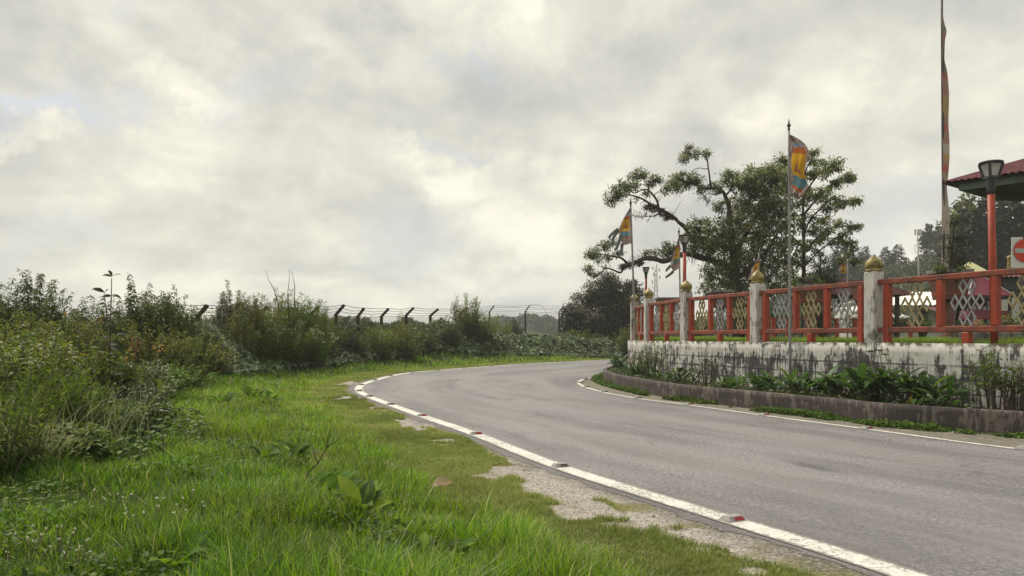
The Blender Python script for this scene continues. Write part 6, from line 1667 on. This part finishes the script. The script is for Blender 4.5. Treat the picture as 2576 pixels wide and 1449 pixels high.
low_weeds()

# ---------------- dock plants and odds and ends in the grass
def dock(u, v, L_, n, lab, mat=G_DOCK, spread=.5):
    x, z = gp(u, v, .05); h0 = H1(x, z)
    t = thing('dock_plant', lab, 'plant', (x, z, h0), group='broad-leaved dock plants in the grass')
    a = RNG.uniform(0, 2 * np.pi, n); n = int(n * 1.5); a = RNG.uniform(0, 2 * np.pi, n); el = RNG.uniform(.5, 2.4, n); D = np.c_[np.cos(a), np.sin(a), el]; N = np.c_[-np.cos(a) * .6, -np.sin(a) * .6 - .5, np.ones(n) * .6]
    P = np.c_[np.cos(a) * .02, np.sin(a) * .02, np.full(n, .01)]; L = L_ * 1.0 * RNG.uniform(.5, 1.15, n)
    leaves('foliage', P, D, N, L, L * .46, np.clip(RNG.normal(.5, .3, n), 0, 1), 'long', t, mat, smooth=True); return t
for u, v, L_, n, lab in ((560, 1015, .30, 10, 'dock plant farthest off in the verge, the one towards the bank'), (640, 1000, .36, 14, 'large dock rosette in the verge below the first fence posts'), (690, 1008, .28, 9, 'smaller dock close to the large far rosette'),
                         (665, 1150, .24, 8, 'brown-tinged dock in the middle of the verge'), (730, 1150, .26, 8, 'dock beside the bare twig, on its near side'), (760, 1140, .22, 7, 'thin dock standing just behind the bare twig'), (770, 1240, .24, 10, 'broad dock clump below the bare twig'), (835, 1230, .22, 8, 'pale dock leaf clump past the bare twig'),
                         (905, 1285, .26, 8, 'dock with long flat dark leaves lying over the grass'), (445, 1435, .20, 6, 'bright lime dock with upright leaves at the bottom of the verge'), (705, 1440, .14, 5, 'single grey-green dock leaf at the bottom of the verge'),
                         (1055, 1400, .16, 7, 'dark dock tuft near the bottom middle of the verge'), (1130, 1395, .17, 7, 'dock with one glowing yellow-green leaf'), (1190, 1440, .15, 5, 'pale curled dock leaf at the bottom of the verge')):
    dock(u, v, L_, n, lab)
x, z = gp(838, 1235, .05); g0 = Vector((x, z, H1(x, z)))
P = [g0] + [S(u, v, z) for u, v in ((775, 1190), (800, 1165), (822, 1125), (832, 1070))]
P[0] = Vector((S(750, 0, z).x, z, g0.z)); mb = MB().tube(P, [.006, .006, .005, .004, .002], 5).tube([P[3], S(845, 1110, z), S(858, 1090, z)], [.004, .003, .002], 4).tube([P[2], S(790, 1140, z), S(785, 1120, z)], [.004, .003, .002], 4).tube([P[3], S(812, 1098, z)], [.003, .002], 4)
o = mb.world('bare_twig', M_DSTEM); tag(o, 'bare dark forked twig sticking out of the grass', 'twig')
for u0, v0, v1, lab in ((410, 1165, 1060, 'thin dark dead stem standing at the grass edge below the stalks'), (655, 1010, 985, 'short dark dead spike in the far verge')):
    x, z = gp(u0, v0, .05); o = MB().tube([Vector((x, z, H1(x, z))), S(u0 + 1, (v0 + v1) / 2, z), S(u0 - 4, v1, z)], [.006, .005, .003], 5).world('dead_stalk', M_DSTEM); tag(o, lab, 'stalk')
x, z = gp(1108, 1228, .08); 
o = leaves('dead_leaf', np.array([[-.06, 0, 0], [-.03, 0, .01]]), [[1, .2, .35], [.9, -.5, .5]], [[0, -.6, 1], [.1, -.8, .8]], np.array([.15, .10]), np.array([.11, .07]), np.array([.6, .3]), 'long', None, G_DEAD, loc=(x, z, H1(x, z) + .10)); tag(o, 'pale curled dead leaf lying on the grass near the shoulder', 'leaf')
# little white flower heads bottom of the verge
def white_weed(u, v, lab, n=7, sp=.12, hh_=.15):
    x, z = gp(u, v, .05); h0 = H1(x, z); t = thing('white_flower_plant', lab, 'flowers', (x, z, h0), group='small white-headed weeds in the grass'); mb = MB(); fl = Leafy(); lf = Leafy()
    for i in range(n):
        tx_, ty_ = random.gauss(0, sp), random.gauss(0, sp * .6); hz = hh_ * random.uniform(.7, 1.3); mb.tube([(tx_ * .3, ty_ * .3, 0), (tx_ * .7, ty_ * .7, hz * .6), (tx_, ty_, hz)], [.003, .002, .0015], 4)
        c_ = np.array([tx_, ty_, hz]); fl.add(c_ + RNG.normal(0, .003, (8, 3)), rdir(8) + [0, 0, .8], rdir(8), RNG.random(8), .008)
        for k in range(5): s_ = random.random() * .8; lf.add(np.array([[tx_ * s_, ty_ * s_, hz * s_]]), rdir(1) + [0, 0, .3], [[0, 0, 1]], np.array([random.random()]), .03)
    fl.build('blossoms', G_WHITE, t, .8, local=True); lf.build('foliage', G_MID, t, .4, local=True); mb.build('stems', M_DSTEM, t); return t
for u, v, lab in ((60, 1435, 'dark-stemmed weed with white heads in the bottom corner'), (150, 1400, 'white-headed weed in front of the bottom corner tangle'), (380, 1345, 'pair-like tuft of white heads standing alone in the grass'), (190, 1440, 'low white-headed weed at the bottom edge'), (450, 1300, 'tiny white-flecked weed low before the weed clumps'), (260, 1290, 'white-flecked weed between the low clumps and the open grass')): white_weed(u, v, lab)

# ================================================================== plants in the planter
mid = resample([((c[0] + w_[0]) / 2, (c[1] + w_[1]) / 2) for c, w_ in zip(along(CURB_R, 60), [Bq[int(np.argmin(np.hypot(Bq[:, 0] - c[0], Bq[:, 1] - c[1])))] for c in along(CURB_R, 60)])], .1)
mu = mid[:, 0] / np.maximum(mid[:, 1], .1) * F + 1288
def bed(u, off=0.0):
    k = np.where(mid[:, 1] > 3)[0]; i = k[int(np.argmin(np.abs(mu[k] - u)))]; q = mid[i]; c = CURB_R[int(np.argmin(np.hypot(CURB_R[:, 0] - q[0], CURB_R[:, 1] - q[1])))]; d = (c - q); return q + d * off
def canna(u, vtop, n, L_, lab, off=.1, mat=G_CANNA, grp='lance-leaved plants in the planter', nm='lance_leaf_plant'):
    q = bed(u, off); z0 = .22; Ht = E + (850 - vtop) / F * q[1] - z0
    t = thing(nm, lab, 'plant', (q[0], q[1], z0), group=grp); Pn, Dn, Nn, Ln, Rn = [], [], [], [], []; mb = MB()
    for k in range(n):
        sx_, sy_ = random.gauss(0, .13), random.gauss(0, .10); a = random.uniform(0, 2 * math.pi); hs = Ht * random.uniform(.12, .56)
        tip = Vector((sx_ + math.cos(a) * .05, sy_ + math.sin(a) * .05, hs)); mb.tube([(sx_ * .6, sy_ * .6, 0), tuple(tip)], [.008, .005], 4, cap=False)
        el = random.uniform(.1, 1.6); L1 = L_ * random.uniform(.55, 1.05)
        Pn.append(tip); Dn.append((math.cos(a), math.sin(a), el)); Nn.append((-math.cos(a) * .9, -math.sin(a) * .9, .5)); Ln.append(L1); Rn.append(min(max(random.gauss(.4, .25), 0), 1))
    leaves('foliage', np.array([list(p) for p in Pn]), Dn, Nn, np.array(Ln), np.array(Ln) * .30, np.array(Rn), 'long', t, mat, smooth=True); mb.build('stems', M_STEM, t); return t
for u, vt, n, L_, off, lab in ((1560, 880, 34, .42, .3, 'lance-leaved plant spilling over the far tip of the planter'), (1590, 892, 30, .38, 0, 'lance-leaved plant at the wall end beside the far tip'), (1625, 895, 28, .34, .3, 'third lance-leaved clump from the far tip of the planter'), (1668, 920, 20, .3, .1, 'small lance-leaved clump just past the twiggy wall shrub'),
                               (1715, 925, 26, .36, 0, 'lance-leaved clump under the first clear patch of whitewash'), (1748, 930, 22, .32, .3, 'lance-leaved clump before the leggy bush'), (1840, 940, 26, .34, .1, 'dark lance-leaved clump past the leggy bush'), (1870, 945, 20, .32, .3, 'small clump with one long leaf raised over the kerb'),
                               (1920, 930, 34, .36, .1, 'bushy lance-leaved clump below the fourth white post'), (1960, 945, 24, .34, .2, 'spreading clump beside the foot of the tallest flag pole'), (2010, 925, 30, .38, 0, 'tall-leaved clump past the foot of the tallest flag pole'), (2045, 940, 26, .36, .2, 'dark clump between two bays of the wall'),
                               (2125, 915, 44, .42, .1, 'large bright fan-like clump in the middle of the near wall'), (2180, 905, 36, .42, 0, 'high clump under the seedling stems'), (2220, 900, 36, .42, .1, 'high clump directly beneath the near white post'), (2265, 905, 34, .42, 0, 'lance-leaved clump past the near white post'),
                               (2310, 915, 34, .40, .1, 'lance-leaved clump holding an orange leaf'), (2350, 930, 26, .36, .1, 'last tall clump before the bare block patch'), (2385, 950, 14, .28, .2, 'thin clump in front of the bare block patch'), (2425, 985, 5, .2, .2, 'lone small sprout with three leaves on the bare patch')):
    canna(u, vt, n, L_, lab, off)
def leggy(u, vtop, n, lab, R=.28, L_=.07, mat=G_DARK, off=-.3, per=40, zb=.22, tpl='leaf', lowcut=.35):
    q = bed(u, off); t = weed_shrub('wall_shrub', lab, u, vtop, q[1], R, n, L_, mat, 'bush', per, .55, 'shrubs against the retaining wall', fill=1.2, smat=M_DSTEM, base_h=zb, templ=tpl, lowcut=lowcut); return t
leggy(1640, 858, 11, 'twiggy shrub climbing the wall at the dark stain', .42, .09, G_OLIVE, -.4, 60)
leggy(1607, 885, 10, 'small twiggy shrub at the wall end', .3, .09, G_DARK, -.3, 50)
leggy(1778, 882, 12, 'leggy bush with bare stems against the white wall', .30, .09, G_DARK, -.2, 44, lowcut=.45)
leggy(2500, 868, 17, 'dense shrub with broad leaves and bare stems at the near wall', .42, .085, G_MID, -.2, 50, lowcut=.35)
leggy(2560, 905, 12, 'dark-leaved shrub at the very end of the near wall', .35, .08, G_DARK, -.2, 50, lowcut=.3)
for k, (u, v) in enumerate(((2188, 886), (2212, 884), (2228, 895))):
    canna(u, v, 1, .01, 'x', -.3, nm='seedling_plant', grp='thin tufted seedlings by the wall')
    t = [o for o in COL.objects if o.name.startswith('seedling_plant')][-1]
    q = t.location; z = q.y; tp = S(u, v, z) - q
    for c in list(t.children): bpy.data.objects.remove(c)
    t['label'] = ['thin stem with a tufted top, the first of three by the wall', 'thin stem with the fullest tufted top, middle of three by the wall', 'shortest thin tufted stem of three by the wall'][k]; t['category'] = 'seedling'
    MB().tube([(0, 0, 0), (tp.x * .6, 0, tp.z * .6), (tp.x, 0, tp.z)], [.007, .006, .004], 5).build('stem', M_STEM, t)
    a = np.linspace(0, 2 * np.pi, 11)[:-1]; lf = Leafy(); lf.add(np.repeat([[tp.x, 0, tp.z]], 10, 0), np.c_[np.cos(a), np.sin(a), RNG.uniform(.1, .9, 10)], np.repeat([[0, 0, 1.0]], 10, 0), RNG.random(10), .075); P_ = lf
    Pn, Dn, Nn, Rn, Ln = map(np.concatenate, (lf.P, lf.D, lf.N, lf.R, lf.L)); leaves('foliage', Pn, Dn, Nn, Ln, Ln * .45, Rn, 'leaf', t, G_DARK)
# orange leaf in the planter
q = bed(2312, .5); o = leaves('withered_leaf', np.array([[0, 0, 0], [0, 0, 0], [0, 0, 0.]]), [[.1, -.3, 1], [.7, -.3, .8], [-.5, -.3, .9]], [[0, -1, .2]] * 3, np.array([.13, .10, .09]), np.array([.06, .05, .04]), np.array([.2, .5, .8]), 'long', None, G_YEL, loc=(q[0], q[1], .25)); tag(o, 'orange-yellow withered leaf over the planter kerb', 'leaf')
# ground cover in the planter, weeds along the kerb, fringe on the terrace
def cover(name, lab, P, off0, off1, zf, n, L0, hmax, mat, dens_seed, thr=.45, cat='weeds', tp='heart'):
    i = RNG.integers(0, len(P) - 1, n); f = RNG.random(n)[:, None]; c_ = P[i] * (1 - f) + P[i + 1] * f; nn = normals2(P)[i]; d = RNG.uniform(min(off0, off1), max(off0, off1), n)
    x = c_[:, 0] + nn[:, 0] * d; y = c_[:, 1] + nn[:, 1] * d; dn = vnoise(x, y, 1.6, dens_seed, 3); k = (dn > thr + .25 * np.abs(d - (off0 + off1) / 2) / abs(off1 - off0)) & (y > 2); x, y, dn = x[k], y[k], dn[k]; n = len(x)
    z = zf + RNG.random(n) * hmax * np.clip((dn - thr) * 4, .1, 1); D = np.c_[RNG.normal(0, 1, (n, 2)), RNG.normal(.1, .4, n)]; N = np.c_[RNG.normal(0, .5, (n, 2)), np.ones(n)]; L = L0 * RNG.uniform(.6, 1.3, n)
    o = leaves(name, np.c_[x, y, z], D, N, L, L * .6, np.clip(RNG.normal(.45, .25, n), 0, 1), tp, None, mat); tag(o, lab, cat, kind='stuff')
cover('kerb_weeds', 'small green weeds along the foot of the planter wall', CURB_R, .0, .32, -.01, 26000, .045, .085, G_MID, 130, .34)
cover('planter_weeds', 'leafy ground cover filling the planter bed', CURB_R, -.10, -.75, .2, 14000, .055, .13, G_DARK, 140, .30)
def fringe():
    k = WALL_R[:, 1] > 5; P = WALL_R[k & (WALL_R[:, 1] < 30)]; n = 60000; i = RNG.integers(0, len(P) - 1, n); f = RNG.random(n)[:, None]; c_ = P[i] * (1 - f) + P[i + 1] * f; nn = normals2(P)[i]; d = -.27 - RNG.random(n) ** 1.5 * 2.2
    x = c_[:, 0] + nn[:, 0] * d; y = c_[:, 1] + nn[:, 1] * d; t_ = vnoise(x, y, 1.2, 150, 2); k = (x < 6.95 + (y - 10) * .9) | (y > 12.5); x, y, t_ = x[k], y[k], t_[k]; n = len(x)
    o = blades('grass', x, y, np.full(n, TZ - .01), (.05 + .17 * t_) * RNG.uniform(.5, 1.2, n), np.maximum(.005, y * .0006) * RNG.uniform(.7, 1.4, n), RNG.uniform(.1, .9, n), np.clip(.6 + RNG.normal(0, .2, n), 0, 1), G_GRASS, 3); tag(o, 'grass growing along the terrace edge under the railing', 'grass', kind='stuff')
fringe()

# ================================================================== haze
HAZE = True
if HAZE:
    hb = MB().box((0, 200, 23), (880, 560, 64)); o = hb.build('haze'); m = bpy.data.materials.new('thin_haze'); m.use_nodes = True; nt = m.node_tree
    for n in list(nt.nodes): nt.nodes.remove(n)
    oo = nt.nodes.new('ShaderNodeOutputMaterial'); pv = nt.nodes.new('ShaderNodeVolumePrincipled'); pv.inputs['Color'].default_value = (.96, .98, 1.0, 1); pv.inputs['Density'].default_value = .0008; pv.inputs['Anisotropy'].default_value = .0
    nt.links.new(pv.outputs[0], oo.inputs['Volume']); o.data.materials.append(m); tag(o, kind='stuff')
